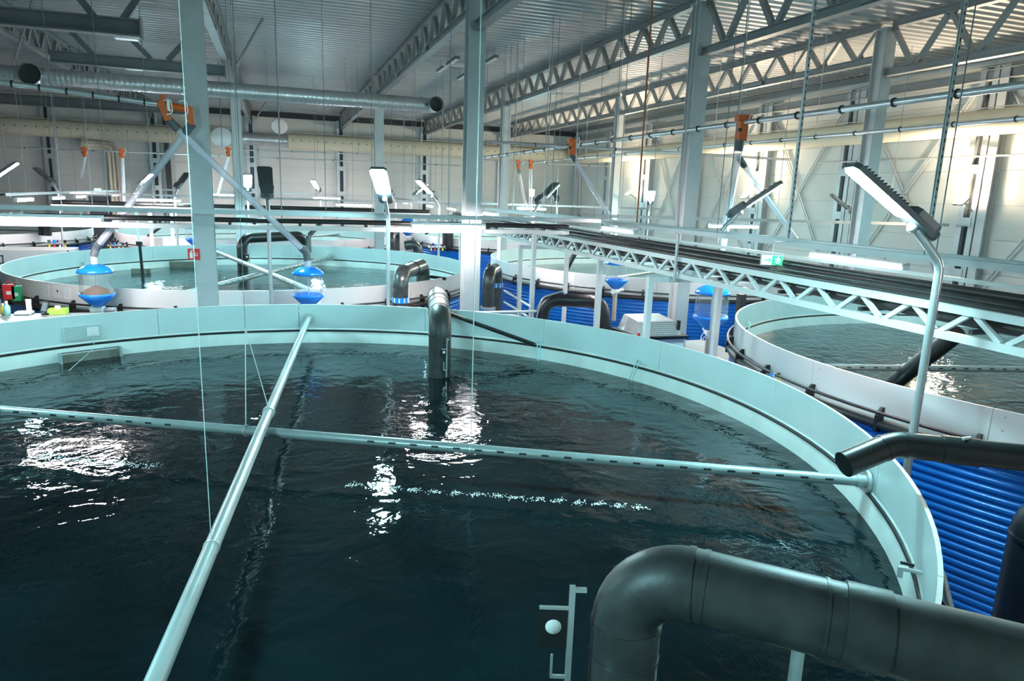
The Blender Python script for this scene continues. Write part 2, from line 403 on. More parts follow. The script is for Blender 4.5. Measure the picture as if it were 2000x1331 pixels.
# ------------------------------------------------------------------ fish tanks
R_T, RIM, WAT = 7.0, 1.5, .66
TANKS = [((-.22, 8.56), 'large front', 4), ((-.62, 24.76), 'second, behind the front tank', 3), ((15.28, 8.69), 'right front', 2), ((15.06, 25.5), 'right, beyond the pipe bridge', 2),
         ((-.8, 41.0), 'far middle', 1), ((-16.2, 41.2), 'far left', 1), ((14.9, 41.6), 'far right', 1)]
NP, NB = 16, 34
def tank_proto():
    t = local_thing('fish_tank', 'x', 'tank', 'round fish tanks')
    m = MB(); a0, a1 = -math.pi/NP+.0008, math.pi/NP-.0008
    m.lathe([(R_T, .985), (R_T, RIM)], n=10, a0=a0, a1=a1, mi=1); m.lathe([(R_T, RIM), (R_T+.035, RIM)], n=10, a0=a0, a1=a1, mi=0, smooth=False)
    m.lathe([(R_T+.035, RIM), (R_T+.035, .72)], n=10, a0=a0, a1=a1, mi=0); m.lathe([(R_T+.035, .72), (R_T, .72)], n=10, a0=a0, a1=a1)
    for a in (a0, a1):
        c, s_ = math.cos(a), math.sin(a)
        m.add([(R_T*c, R_T*s_, .72), ((R_T+.035)*c, (R_T+.035)*s_, .72), ((R_T+.035)*c, (R_T+.035)*s_, RIM), (R_T*c, R_T*s_, RIM)], [(0, 1, 2, 3)])
    first = m.build('wall_panel', ['tank_out', 'tank_in'], t)
    for k in range(1, NP): share(first, 'wall_panel', t, (0, 0, 0), 2*math.pi*k/NP)
    # bolts at the seams
    mbolt = MB()
    for z in (1.42, 1.24, 1.06, .92): mbolt.lathe([(.0, .006), (.014, .004), (.016, 0)], (R_T+.036, 0, z), 6, axis=Matrix.Rotation(math.pi/2, 3, 'Y'))
    fb = tag(mbolt.build('seam_bolts', 'alu', t), kind='stuff'); fb.rotation_euler.z = math.pi/NP+.02
    for k in range(1, NP): tag(share(fb, 'seam_bolts', t, (0, 0, 0), 2*math.pi*(k+.5)/NP+.02), kind='stuff')
    MB().lathe([(R_T-.01, .90), (R_T-.026, .906), (R_T-.026, .942), (R_T-.01, .948), (R_T+.01, .948)], n=128).build('gasket', 'gasket', t)
    MB().lathe([(R_T-.06, -.4), (R_T-.06, .55), (R_T-.02, .9), (R_T+.005, .985)], n=128).build('inner_wall', 'tank_low', t)
    pr = []; z = FLOOR_Z; per = .115
    while z < .74:
        pr += [(R_T+.06, z), (R_T+.085, z+per*.25), (R_T+.06, z+per*.5), (R_T+.035, z+per*.75)]; z += per
    MB().lathe(pr, n=128).build('corrugated_wall', 'tank_blue', t)
    ring = lambda r, zz, n=96: [(r*math.cos(2*math.pi*i/n), r*math.sin(2*math.pi*i/n), zz) for i in range(n)]
    MB().tube(ring(R_T+.12, .88), .066, 10, closed=True).build('ring_pipe', 'rail_pipe', t)
    MB().tube(ring(R_T+.155, 1.06), .026, 8, closed=True).build('rail', 'rail_pipe', t)
    m = MB(); w = .024
    m.add([(R_T+.03, y, z) for y in (-w, w) for z in (.74, 1.13)] + [(R_T+.09, y, 1.13) for y in (-w, w)] + [(R_T+.185, y, 1.02) for y in (-w, w)] + [(R_T+.19, y, .78) for y in (-w, w)],
          [(0, 1, 4, 6, 8), (2, 9, 7, 5, 3), (1, 3, 5, 4), (4, 5, 7, 6), (6, 7, 9, 8), (0, 8, 9, 2), (0, 2, 3, 1)])
    fb = m.build('bracket', 'gasket', t)
    for k in range(1, NB): share(fb, 'bracket', t, (0, 0, 0), 2*math.pi*k/NB)
    return t
T0 = tank_proto()
WLAB = ('dark rippled water in the large front tank', 'rippled teal water in the tank behind the front tank', 'rippled dark water in the right front tank', 'teal water in the right tank beyond the pipe bridge', 'water in the far middle tank', 'water in the far left tank', 'water in the far right tank')
TL = ('large round white fish tank filling the foreground, pale inside', 'round white fish tank behind the foreground tank', 'round white tank with blue corrugated wall at the right edge', 'round tank with blue corrugated wall beyond the pipe bridge',
      'far round tank behind the second tank', 'far round tank at the left edge', 'far round tank behind the middle column')
for i, (c, nm, q) in enumerate(TANKS):
    o = T0 if i == 0 else copy_tree(T0)
    o.location = (c[0], c[1], 0); o.rotation_euler.z = (.11, .03, .17, .05, 0, .1, .2)[i]; o['label'] = TL[i]; OFF[o] = V((c[0], c[1], 0))
    m = MB(); NR, NA = (6, 96)
    m.lathe([(.001, WAT)] + [(R_T*.999*k/NR-.02, WAT) for k in range(1, NR+1)], n=NA)
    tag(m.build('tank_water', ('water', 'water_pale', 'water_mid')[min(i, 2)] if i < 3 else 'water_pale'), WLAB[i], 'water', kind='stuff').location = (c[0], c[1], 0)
C1, C2, C3, C4, C6, C5, C7 = [V((*t[0], 0)) for t in TANKS]
def rim(c, deg, r=R_T, z=RIM): return V((c.x+r*math.cos(rad(deg)), c.y+r*math.sin(rad(deg)), z))
def radial(c, p): d = V((p.x-c.x, p.y-c.y, 0)); return d.normalized()

# ------------------------------------------------------------------ tank lamps (lamp reaches along local +x)
def lamp_proto(lit):
    t = local_thing('tank_lamp', 'x', 'lamp', 'lamps around the tanks')
    MB().tube(fillet([(0, 0, FLOOR_Z), (0, 0, 3.42), (.30, 0, 3.78)], .28, 8), .045, 12).build('pole', 'alu', t)
    th = rad(37.5); R = Matrix.Rotation(-th, 3, 'Y'); b = V((.17, 0, 3.70))
    P = lambda x, y, z: b + R @ V((x, y, z))
    def slab(x0, x1, w0, w1, z0, z1, ch=.05):
        m = MB(); out = []
        for z in (z0, z1):
            q = [(x0, -w0/2+ch), (x0+ch, -w0/2), (x1-ch, -w1/2), (x1, -w1/2+ch), (x1, w1/2-ch), (x1-ch, w1/2), (x0+ch, w0/2), (x0, w0/2-ch)]
            out += [P(a, c, z) for a, c in q]
        m.add(out, [tuple(range(8)), tuple(range(15, 7, -1))] + [(i, 8+i, 8+(i+1) % 8, (i+1) % 8) for i in range(8)]); return m
    h = slab(0, 1.15, .30, .36, .0, .06).build('head', 'lamp_grey', t)
    slab(.0, .36, .28, .34, .055, .13).build('driver_box', 'lamp_grey', h)
    m = MB()
    for i in range(14): m.box(P(.46+i*.045, 0, .075), (.012, .30, .035), R)
    tag(m.build('cooling_fins', 'lamp_grey', h), kind='stuff')
    m = MB(); m.tube([P(-.06, 0, .05), P(.16, 0, .05)], .058, 10); m.build('spigot', 'lamp_grey', t)
    slab(.36, 1.11, .27, .31, -.018, -.001, .03).build('led_panel', 'led' if lit else 'screen', t)
    m = MB(); m.lathe([(.001, -.085), (.03, -.08), (.05, -.05), (.055, 0)], P(.2, 0, 0), 12, axis=R); m.build('sensor_dome', 'white', t)
    return t
LP = lamp_proto(True); LD = lamp_proto(False); used = set()
def place_lamp(x, y, tx, ty, label, lit=True):
    src = LP if lit else LD
    o = copy_tree(src) if lit in used else src; used.add(lit)
    o.location = (x, y, 0); o.rotation_euler.z = math.atan2(ty-y, tx-x); o['label'] = label; return o
def lamp_at(c, deg, label, r=7.55, lit=True):
    place_lamp(c.x+r*math.cos(rad(deg)), c.y+r*math.sin(rad(deg)), c.x, c.y, label, lit)
lamp_at(C1, -23, 'big lit lamp on a bent pole at the right, seen from the side')
lamp_at(C1, 70.2, 'lit lamp on a pole facing the camera, in front of the middle')
lamp_at(C1, 157, 'lamp on a pole outside the left edge of the picture')
lamp_at(C2, -86.7, 'lamp on a pole with its dark back to the camera, left of centre')
lamp_at(C2, 25, 'lit lamp leaning left beside the middle column')
lamp_at(C2, 94, 'small lit lamp facing the camera, right of the second left column')
lamp_at(C2, 184, 'lit lamp leaning in from the left edge')
lamp_at(C3, 151, 'lit lamp leaning right above the pipe bridge')
lamp_at(C1, 247, 'lamp on a pole at the near left of the front tank, outside the picture')
lamp_at(C3, -29, 'lamp of the right front tank, outside the picture')
lamp_at(C3, 20, 'lamp of the right front tank at its right side, outside the picture')
lamp_at(C4, 65, 'small lit lamp on the far side of the tank beyond the bridge')
lamp_at(C4, 205, 'lit lamp leaning right, left of the pipe bridge')
lamp_at(C4, 245, 'dark-backed lamp in front of the right column')
lamp_at(C4, 335, 'dark lamp leaning left near the right wall', lit=False)
lamp_at(C6, 62, 'far lit lamp leaning left, left of the lit middle lamp')
lamp_at(C6, 152, 'far lit lamp behind the left feed tube')
lamp_at(C6, 243, 'dark-backed lamp left of the column with the fire sign')
lamp_at(C6, 335, 'far dark lamp just left of the lit middle lamp', lit=False)
lamp_at(C5, -28, 'far dark lamp leaning left at the left side', lit=False)
lamp_at(C7, 68, 'far round-looking lit lamp facing the camera right of the middle column')
lamp_at(C7, 152, 'far lit lamp leaning right, left of the middle column')
lamp_at(C7, 262, 'far dark-backed lamp behind the slanting feed tube')
# warm flood lights on the right wall
for yv, nm in ((17.7, 'nearest, at the right edge'), (29.2, 'middle one, above the pipe bridge'), (41.3, 'farthest one')):
    z = 4.3; x = XW-.75
    t = thing('wall_flood_light', (x, yv, z), 'small warm flood light on the right wall, '+nm, 'lamp', 'warm wall flood lights')
    MB().bar((XW-.3, yv, z-.35), (x-.05, yv, z-.02), .04, .04).build('arm', 'galv', t)
    R = Matrix.Rotation(rad(-40), 3, 'Y')
    MB().box((x-.15, yv, z-.03), (.34, .36, .06), R).build('housing', 'lamp_grey', t)
    MB().box((x-.16, yv, z+.012), (.30, .32, .025), R).build('lens', 'warm', t)

# ------------------------------------------------------------------ tube lights and cable trays
def tube_proto():
    t = local_thing('tube_light', 'x', 'light', 'tube lights under the cable trays')
    h = MB().box((0, 0, .055), (1.76, .135, .05)); h.box((0, 0, .075), (1.80, .03, .03)); h.build('housing', 'housing', t)
    m = MB().sweep([(-.055, .03), (-.05, -.02), (-.025, -.045), (.025, -.045), (.05, -.02), (.055, .03)], (-.86, 0, 0), (.86, 0, 0)); m.build('diffuser', 'tube', t)
    m = MB()
    for s in (-1, 1): MB().box((s*.875, 0, 0), (.03, .12, .09)).build('end_cap', 'housing', t)
    for s in (-.5, .5): MB().box((s, 0, .12), (.03, .02, .10)).build('clip', 'galv', t)
    return t
TP = tube_proto(); tused = False
def tube_light(x, y, z, along, label):
    global tused
    o = copy_tree(TP) if tused else TP; tused = True
    o.location = (x, y, z); o.rotation_euler.z = math.pi/2 if along == 'y' else 0; o['label'] = label
ZT = 3.2
for y, nm in ((1.9, 'outside the right edge'), (8.1, 'nearest, over the pipes'), (15.7, 'second from the right'), (21.8, 'third from the right edge'), (26.8, 'fourth, right of the middle column'), (33.2, 'fifth, left of the middle column'), (38.3, 'sixth'), (46.0, 'seventh, beside the lit middle lamp'), (49.6, 'farthest')):
    tube_light(8.05, y, ZT-.015, 'y', 'white tube light in the row along the pipe bridge, '+nm)
for y, nm in ((29.0, 'nearest'), (33.0, 'second'), (36.5, 'third'), (43.8, 'fourth'), (49.6, 'farthest')):
    tube_light(-8.4, y, ZT, 'y', 'tube light in the short receding row at the left, '+nm)
tube_light(-4.22, 16.1, ZT, 'x', 'long bright tube light at the left edge'); tube_light(3.82, 16.1, ZT, 'x', 'long bright tube light in front of the middle column')
tube_light(13.45, 18.5, 3.25, 'x', 'tube light right of the bridge under the slanting feed tube'); tube_light(-4.85, 34.1, ZT, 'x', 'tube light crossing behind the left feed tube')
tube_light(3.6, 35.1, ZT, 'x', 'tube light left of the lit middle lamp, nearer of two'); tube_light(13.8, 37.9, ZT, 'x', 'tube light crossing right of the middle column')
tube_light(-3.4, 48.5, ZT+.1, 'x', 'far tube light between the two left columns'); tube_light(3.2, 48.5, ZT+.1, 'x', 'far tube light left of the lit middle lamp')
def tray(p, q, label, cables=2, w=.18):
    p, q = V(p), V(q)
    t = thing('cable_tray', p, label, 'cable tray', 'cable trays')
    prof = [(-w/2, .06), (-w/2, -.03), (w/2, -.03), (w/2, .06), (w/2-.008, .06), (w/2-.008, -.022), (-w/2+.008, -.022), (-w/2+.008, .06)]
    MB().sweep(prof, p, q).build('tray', 'galv', t)
    d = (q-p).normalized(); a = d.cross(V((0, 0, 1)))
    for k in range(1, int((q-p).length/4.5)+1):
        e = p+d*(4.5*k-2.2); MB().tube([e, (e.x, e.y, ZC)], .009, 5).build('hanger_rod', 'wire', t)
    for i in range(cables):
        MB().tube([p+a*(-.05+.04*i)+V((0, 0, .0)), p.lerp(q, .5)+a*(-.05+.045*i)+V((0, 0, .02)), q+a*(-.05+.04*i)], .022, 6).build('cable', ('rail_pipe', 'gasket', 'copper')[i % 3], t)
tray((8.05, 0, 3.385), (8.05, 51, 3.385), 'long grey cable tray above the pipe bridge', 3)
tray((7.85, 0, 3.36), (7.85, 30, 3.36), 'thin grey tray rail beside the long cable tray', 0, .08)
tray((-8.4, 27, 3.40), (-8.4, 51, 3.40), 'grey cable tray over the receding tubes at the left', 3)
tray((-12, 16.1, 3.40), (7.7, 16.1, 3.40), 'grey cable tray crossing in front of the two front columns', 0)
tray((8.2, 18.5, 3.45), (22.2, 18.5, 3.45), 'grey tray from the bridge to the right wall', 1)
tray((-8.2, 34.1, 3.40), (0, 34.1, 3.40), 'far grey cable tray crossing the left half of the hall', 1)
tray((-.5, 35.1, 3.40), (7.7, 35.1, 3.40), 'far grey cable tray crossing towards the bridge', 1)
tray((8.2, 37.9, 3.40), (22.2, 37.9, 3.40), 'far grey tray running to the right wall', 1)
tray((-8.2, 48.5, 3.5), (7.9, 48.5, 3.5), 'grey tray along the far wall', 1)

# ------------------------------------------------------------------ pipe bridges
BX0, BX1, BY0, BY1 = 7.3, 7.8, 2.4, 31.2
t = thing('pipe_bridge', (7.8, BY0, 2.5), 'white lattice pipe bridge carrying black pipes at the right', 'bridge')
for x in (BX0, BX1):
    for z in ((2.575, 2.89) if x == BX0 else (2.87,)): MB().bar((x, BY0, z), (x, BY1, z), .09, .09).build('chord', 'white_paint', t)
MB().bar((7.92, BY0, 3.16), (7.92, BY1, 3.16), .04, .05).build('far_rail', 'white_paint', t)
for i in range(10): MB().bar((7.84, BY0+1.2+3*i, 2.9), (7.92, BY0+1.2+3*i, 3.14), .04, .04).build('rail_foot', 'alu', t)
diag = {}
nd = int(round((BY1-BY0)/.8))
for x in (BX0,):
    for i in range(nd):
        y = BY0+.8*i+.18
        for s in (0, 1):
            if s not in diag:
                o = MB().bar((0, -.16 if s else .16, -.12), (0, .16 if s else -.16, .12), .055, .055, V((1, 0, 0))).build('diagonal', 'white_paint'); o.parent = t; diag[s] = o
            else: o = share(diag[s], 'diagonal', t, (0, 0, 0))
            o.location = V((x, y+.4*s, 2.732)) - OFF[t]
for i in range(0, nd, 2): MB().bar((BX0+.03, BY0+.8*i, 2.66), (BX1+.04, BY0+.8*i, 2.66), .05, .05).build('cross_member', 'rail_pipe', t); MB().bar((BX1+.02, BY0+.8*i, 2.66), (BX1+.02, BY0+.8*i, 2.86), .05, .05).build('upright', 'rail_pipe', t)
for i in range(1, nd, 2): MB().box((BX0+.25, BY0+.8*i+.2, 2.86), (.46, .04, .03)).build('pipe_strap', 'gasket', t)
for x, r, z, nm in ((7.47, .08, 2.77, 'thick black pipe lying in the pipe bridge, near side'), (7.66, .08, 2.77, 'thick black pipe lying in the pipe bridge, far side'), (7.41, .03, 2.89, 'thin black pipe on top of the pipe bridge, nearest the lattice'), (7.50, .05, 2.93, 'black pipe on top of the bridge, second row'), (7.62, .055, 2.98, 'black pipe on top of the bridge, third row'), (7.74, .055, 3.06, 'black pipe on top of the bridge, farthest row')):
    tag(MB().tube([(x, BY0-.6, z), (x, 12, z), (x, BY1+.5, z)], r, 12).build('black_pipe', 'bridge_pipe', origin=(x, BY0, z)), nm, 'pipe', 'black pipes in the bridge')
def portal(xa, xb, y, ztop, label, w=.11, zf=DECK_Z):
    t = thing('support_portal', (xa, y, zf), label, 'frame', 'white bridge support frames')
    for x in (xa, xb): MB().span(x-w/2, x+w/2, y-w/2, y+w/2, zf, ztop).build('post', 'white_paint', t)
    MB().span(xa-w/2, xb+w/2, y-w/2, y+w/2, ztop, ztop+w).build('beam', 'white_paint', t)
portal(6.85, 8.45, 11.9, 2.41, 'white support frame under the bridge beside the blue feeder', zf=FLOOR_Z)
portal(6.85, 8.35, 19.6, 2.41, 'white support frame under the bridge behind the black pipe arch')
portal(6.75, 8.3, 26.4, 2.41, 'far white support frame under the end of the bridge', zf=FLOOR_Z)
tag(MB().span(7.42, 7.54, 15.4, 15.52, DECK_Z, 2.525).build('bridge_post', 'white_paint', origin=(7.48, 15.46, DECK_Z)), 'single white post under the middle of the pipe bridge', 'post')
# low bridge crossing the hall
t = thing('pipe_bridge', (-12, 17.1, 3.0), 'pale beam bridge with dark pipes crossing the hall behind the front columns', 'bridge')
for y in (16.87, 17.08):
    MB().bar((-12, y, 3.06), (7.2, y, 3.06), .08, .10).build('chord', 'white_paint', t)
for i in range(13): MB().box((-11.5+1.5*i, 16.97, 3.13), (.06, .27, .05)).build('cross_member', 'gasket', t)
for y, r in ((16.91, .05), (17.05, .055)):
    tag(MB().tube([(-12, y, 3.16+r), (7.2, y, 3.16+r)], r, 10).build('black_pipe', 'hdpe', origin=(-12, y, 3.2)), 'black pipe on the crossing beam bridge, %s one' % ('front' if r < .052 else 'rear'), 'pipe', 'black pipes on the crossing bridge')
for x in (-8.2, 6.3):
    tag(MB().span(x-.05, x+.05, 16.93, 17.03, DECK_Z, 3.01).build('bridge_post', 'white_paint', origin=(x, 16.98, DECK_Z)), 'white post under the crossing beam bridge, ' + {-8.2: 'leftmost', -2.3: 'left of the fire sign column', 1.9: 'left of the lit lamp pole', 6.3: 'right of the middle column'}[x], 'post', 'crossing bridge posts')
t = thing('pipe_bridge', (-8, 34.6, 3.0), 'far pale beam bridge crossing behind the second tank', 'bridge')
for y in (34.4, 34.9): MB().bar((-9, y, 2.85), (7.2, y, 2.85), .08, .12).build('chord', 'white_paint', t)
MB().tube([(-9, 34.6, 3.0), (7.2, 34.6, 3.0)], .09, 8).build('pipe', 'hdpe', t)

# ------------------------------------------------------------------ ducts
def ribbed(pts, r, pitch, amp):
    out, rr = [], []
    for i in range(len(pts)-1):
        a, b = pts[i], pts[i+1]; n = max(1, int((b-a).length/pitch))
        for k in range(n):
            out += [a.lerp(b, (k+.15)/n), a.lerp(b, (k+.85)/n)]; rr += [r, r+amp] if (k % 2) else [r+amp, r]
    return out, rr
YD = 30.0; pl, pr_ = atY(65, 152, YD), atY(846, 203, YD); zd = (pl.z+pr_.z)/2
t = thing('ventilation_duct', (pl.x, YD, zd), 'long ribbed galvanised ventilation duct with open ends under the roof', 'duct')
pts, rr = ribbed([V((pl.x-4, YD, zd)), V((pr_.x-.5, YD, zd))], .285, .085, .012)
MB().tube(pts, .29, 24, rr=rr).build('ribbed_pipe', 'duct', t)
path = fillet([(pr_.x-.52, YD, zd), (pr_.x-.02, YD, zd), (pr_.x+.02, YD-.62, zd)], .4, 6)
MB().tube(path, .30, 24, cap=False).build('elbow', 'duct', t)
path = [(pl.x, YD, zd), (pl.x+.02, YD-.55, zd)]
MB().tube(path, .36, 24, cap=False).build('open_branch', 'duct', t)
for x in (pl.x+.42, pl.x-.42, pr_.x-.55): MB().tube([(x-.05, YD, zd), (x+.05, YD, zd)], .312, 24).build('collar', 'duct', t)
MB().tube([(pr_.x+.02, YD-.25, zd), (pr_.x+.02, YD-.252, zd)], .28, 20).build('inner_shadow_plate', 'duct_dark', t)  # dark plates in both open ends stand in for the shade inside the duct
MB().tube([(pl.x, YD-.3, zd), (pl.x, YD-.32, zd)], .35, 20).build('inner_shadow_plate', 'duct_dark', t)
for x in (-6.2, -3.2, -.2, 2.8, 5.6):
    MB().tube([(x, YD, zd+.29), (x, YD, ZC)], .008, 5).build('hanger_rod', 'wire', t)
def fabric_duct(p, q, r, label, holes):
    p, q = V(p), V(q); t = thing('fabric_duct', p, label, 'duct', 'fabric ducts')
    MB().tube([p, p.lerp(q, .5), q], r, 20).build('sleeve', 'fabric_duct', t)
    MB().tube([p+V((0, 0, r+.05)), q+V((0, 0, r+.05))], .018, 5).build('rail', 'white_paint', t)
    d = (q-p).normalized(); a = d.cross(V((0, 0, 1)))
    m = MB(); n = int((q-p).length/.55)
    for i in range(n):
        c = p + d*(.3+.55*i)
        for an in (.05, ):
            nrm = (-a*math.cos(an) if holes < 0 else a*math.cos(an)) + V((0, 0, math.sin(an)))
            m.tube([c+nrm*(r-.01), c+nrm*(r+.006)], .04, 8)
    tag(m.build('vent_holes', 'dark', t), kind='stuff')
fabric_duct((-25, 51.4, 6.98), (-2.6, 51.4, 7.0), .52, 'cream fabric air duct along the far wall, left length', 1)
fabric_duct((.9, 51.4, 7.0), (21.3, 51.4, 7.0), .52, 'cream fabric air duct along the far wall, right length', 1)
fabric_duct((21.55, 50.7, 6.75), (21.55, 0, 6.75), .40, 'cream fabric air duct along the right wall', 1)
pts, rr = ribbed([V((-2.6, 51.4, 7.0)), V((.9, 51.4, 7.0))], .40, .12, .012)
tag(MB().tube(pts, .4, 20, rr=rr).build('duct_section', 'duct', origin=(-2.6, 51.4, 7)), 'short ribbed metal duct joining the two cream ducts on the far wall', 'duct')

# ------------------------------------------------------------------ pipe runs (straight sections and elbows are parts)
def pipe_run(name, label, cat, pts, r, fil, mt='hdpe', group=None, collars=True, n=20, mats=None, caps=True, wall=0.):
    pts = [V(p) for p in pts]; t = thing(name, pts[0], label, cat, group)
    cur = pts[0]; segs = []
    for i in range(1, len(pts)-1):
        a, b, c = cur, pts[i], pts[i+1]
        f = fillet([a, b, c], fil, 10); arc = f[1:-1]
        segs.append(('s', [a, arc[0]])); cur = arc[-1]
        if len(arc) > 2: segs.append(('e', arc))
    segs.append(('s', [cur, pts[-1]]))
    for i, (k, q) in enumerate(segs):
        mm = mats[i] if mats else mt
        if k == 's' and (q[1]-q[0]).length < .01: continue
        MB().tube(q, r, n, cap=caps).build('pipe_section' if k == 's' else 'elbow', mm, t)
        if collars and i < len(segs)-1:
            e = q[-1]; d = (q[-1]-q[-2]).normalized()
            MB().tube([e-d*.02, e+d*.02], r*1.035, n).build('weld_ring', mm, t)
    return t
def ring_on(t, p, d, r, w, mt, nm='band', marks=None):
    p, d = V(p), V(d).normalized()
    o = MB().tube([p-d*w/2, p+d*w/2], r, 24).build(nm, mt, t)
    if marks:
        m = MB()
        for k in range(10):
            a = 2*math.pi*k/10; m.box(p+V((math.cos(a)*r, math.sin(a)*r, 0)), (.03, .03, w*.8), Matrix.Rotation(a, 3, 'Z'))
        tag(m.build('white_marks', marks, o), kind='stuff')
def inlet_pipe(c, a, b, z, r, label, slots=True, face=None, group='spray bar pipes in the tanks', pitch=.26):
    # a, b: points on the tank wall; slots are real openings on the camera side
    a, b = V((a.x, a.y, z)), V((b.x, b.y, z)); d = (b-a).normalized(); L = (b-a).length
    t = thing('inlet_pipe', a, label, 'pipe', group)
    if slots:
        ts = [0.]; flags = []; x = .5
        while x < L-.45:
            if abs(x-L/2) > 1.15: ts += [x, x+.085]; flags += [0, 1]
            x += pitch
        ts.append(L); flags.append(0)
        pts = [a+d*x for x in ts]
        n = 16
        side = d.cross(V((0, 0, 1))); toward = (V((0, 0, CAM_Z))-(a+b)/2)
        ks = 8 if side.dot(toward) < 0 else 0
        cand = (ks-1, ks) if True else ()
        MB().tube(pts, r, n, skip=lambda i, k: flags[i] == 1 and k in [(q) % n for q in cand[1:]], rphase=0).build('slotted_pipe', 'steel_pipe', t)
        MB().tube([a+d*.1, b-d*.1], r*.72, 8).build('inner_shade_core', 'dark', t)  # dark core added as painted shade behind the slots
    else:
        MB().tube([a, (a+b)/2, b], r, 16).build('pipe', 'steel_pipe', t)
    for e, s in ((a, 1), (b, -1)):
        MB().tube([e+d*s*.015, e+d*s*.05], r*2.1, 20).build('flange', 'alu', t)
        MB().tube([e+d*s*.05, e+d*s*.14], r*1.2, 16).build('sleeve', 'steel_pipe', t)
    return t
def wallpt(c, p, r=R_T-.01):
    d = V((p[0]-c.x, p[1]-c.y, 0)).normalized(); return c+d*r
def opposite(c, w): return c-(w-c)
wA = wallpt(C1, (6.06, 5.47)); wB = wallpt(C1, (.58, 15.51))
tA = inlet_pipe(C1, opposite(C1, wA), wA, 1.055, .058, 'slotted grey pipe crossing the front tank from left to right')
tB = inlet_pipe(C1, wB, opposite(C1, wB), 1.19, .060, 'smooth grey pipe crossing the front tank towards the camera', slots=False)
dB = (wB-C1).normalized(); dA = (wA-C1).normalized()
for k in (.35, -3.1): ring_on(tB, C1+V((0, 0, 1.19))+dB*k, dB, .078 if k > 0 else .066, .05 if k > 0 else .02, 'alu', 'clamp')
ring_on(tA, C1+V((0, 0, 1.055))-dA*.25, dA, .074, .03, 'alu', 'clamp'); ring_on(tA, C1+V((0, 0, 1.055))+dA*2.55, dA, .062, .02, 'alu', 'clamp')
q = atZ(658, 497, 1.1); w = wallpt(C2, q); inlet_pipe(C2, opposite(C2, w), w, 1.05, .08, 'slotted pipe crossing the second tank from its right rear', pitch=.4)
q = atZ(432, 502, 1.1); w = wallpt(C2, q); inlet_pipe(C2, opposite(C2, w), w, 1.23, .08, 'slotted pipe crossing the second tank from its left rear', pitch=.4)
q = atZ(1506, 666, 1.05); w = wallpt(C3, (8.4, 10.3)); inlet_pipe(C3, w, opposite(C3, w), 1.05, .06, 'slotted grey pipe crossing the right front tank')
inlet_pipe(C4, rim(C4, 215), rim(C4, 35), 1.05, .06, 'slotted pipe crossing the tank beyond the bridge')
inlet_pipe(C6, rim(C6, 230), rim(C6, 50), 1.05, .06, 'slotted pipe crossing the far middle tank')
inlet_pipe(C5, rim(C5, 180), rim(C5, 0), 1.05, .06, 'grey pipe crossing the far left tank', slots=False)

# black HDPE pipes
BG = 'black tank pipes'
t = pipe_run('drain_pipe', 'black elbow pipe dipping into the far side of the front tank', 'pipe', [(2.76, 12.2, -.6), (2.76, 12.2, 1.77), (3.33, 15.05, 1.77), (3.33, 15.05, -1.0)], .205, .34, 'hdpe_dust', BG, n=28)
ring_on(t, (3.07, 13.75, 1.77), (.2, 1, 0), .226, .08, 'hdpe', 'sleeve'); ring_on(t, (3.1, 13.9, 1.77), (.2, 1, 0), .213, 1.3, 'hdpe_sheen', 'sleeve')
t = pipe_run('drain_pipe', 'huge dark grey elbow pipe in the lower right foreground', 'pipe', [(1.90, 3.28, -.6), (1.90, 3.28, 1.87), (4.6, 1.07, 1.75)], .205, .34, 'hdpe_dust', BG, n=36)
dd = V((2.7, -2.21, -.12)).normalized(); p0 = V((1.90, 3.28, 1.87))
for k, w_, rr_ in ((.42, .03, .211), (1.25, .22, .218), (1.05, .02, .212), (2.0, .05, .216)): ring_on(t, p0+dd*k, dd, rr_, w_, 'hdpe_dust', 'sleeve')
for z, w_ in ((1.32, .02), (1.05, .02), (.92, .02)): ring_on(t, (1.90, 3.28, z), (0, 0, 1), .211, w_, 'hdpe_sheen', 'strap')
MB().tube([p0+dd*.95+V((0, 0, -.2)), p0+dd*.95+V((0, 0, -1.3))], .035, 10).build('support_leg', 'steel_pipe', t)
p1, p2 = atZ(2030, 898, 1.9), atZ(1745, 868, 1.9); p3 = atY(1648, 908, p2.y+.05)
d1 = (p2-p1).normalized()
t = pipe_run('overflow_pipe', 'black pipe with a bent open end over the right rim of the front tank', 'pipe', [p1-d1*1.2, p2, p3], .118, .35, 'hdpe', BG, n=24, caps=True)
ring_on(t, p1+d1*.62, d1, .126, .30, 'hdpe', 'sleeve')
MB().box(p1+d1*.60+V((0, -.02, .126)), (.09, .02, .03)).build('label_sticker', 'white', t)
q = atX(2022, 1100, 7.25)
pipe_run('riser_pipe', 'fat black upright pipe at the lower right edge', 'pipe', [(q.x, q.y, FLOOR_Z), (q.x, q.y, 1.0), (q.x+1.0, q.y-.6, 1.25)], .27, .3, 'hdpe', BG, n=24)
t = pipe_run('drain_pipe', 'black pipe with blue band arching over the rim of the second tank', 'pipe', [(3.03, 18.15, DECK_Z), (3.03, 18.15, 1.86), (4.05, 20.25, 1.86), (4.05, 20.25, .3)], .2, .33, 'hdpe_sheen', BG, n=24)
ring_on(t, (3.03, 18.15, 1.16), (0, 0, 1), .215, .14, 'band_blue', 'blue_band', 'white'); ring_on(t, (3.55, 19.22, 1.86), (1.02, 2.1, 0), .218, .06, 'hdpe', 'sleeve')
t = pipe_run('drain_pipe', 'black pipe arch with blue band behind the middle column', 'pipe', [(5.52, 18.4, .2), (5.52, 18.4, 1.84), (6.1, 19.5, 1.84), (6.1, 19.5, DECK_Z)], .165, .3, 'hdpe_sheen', BG, n=24)
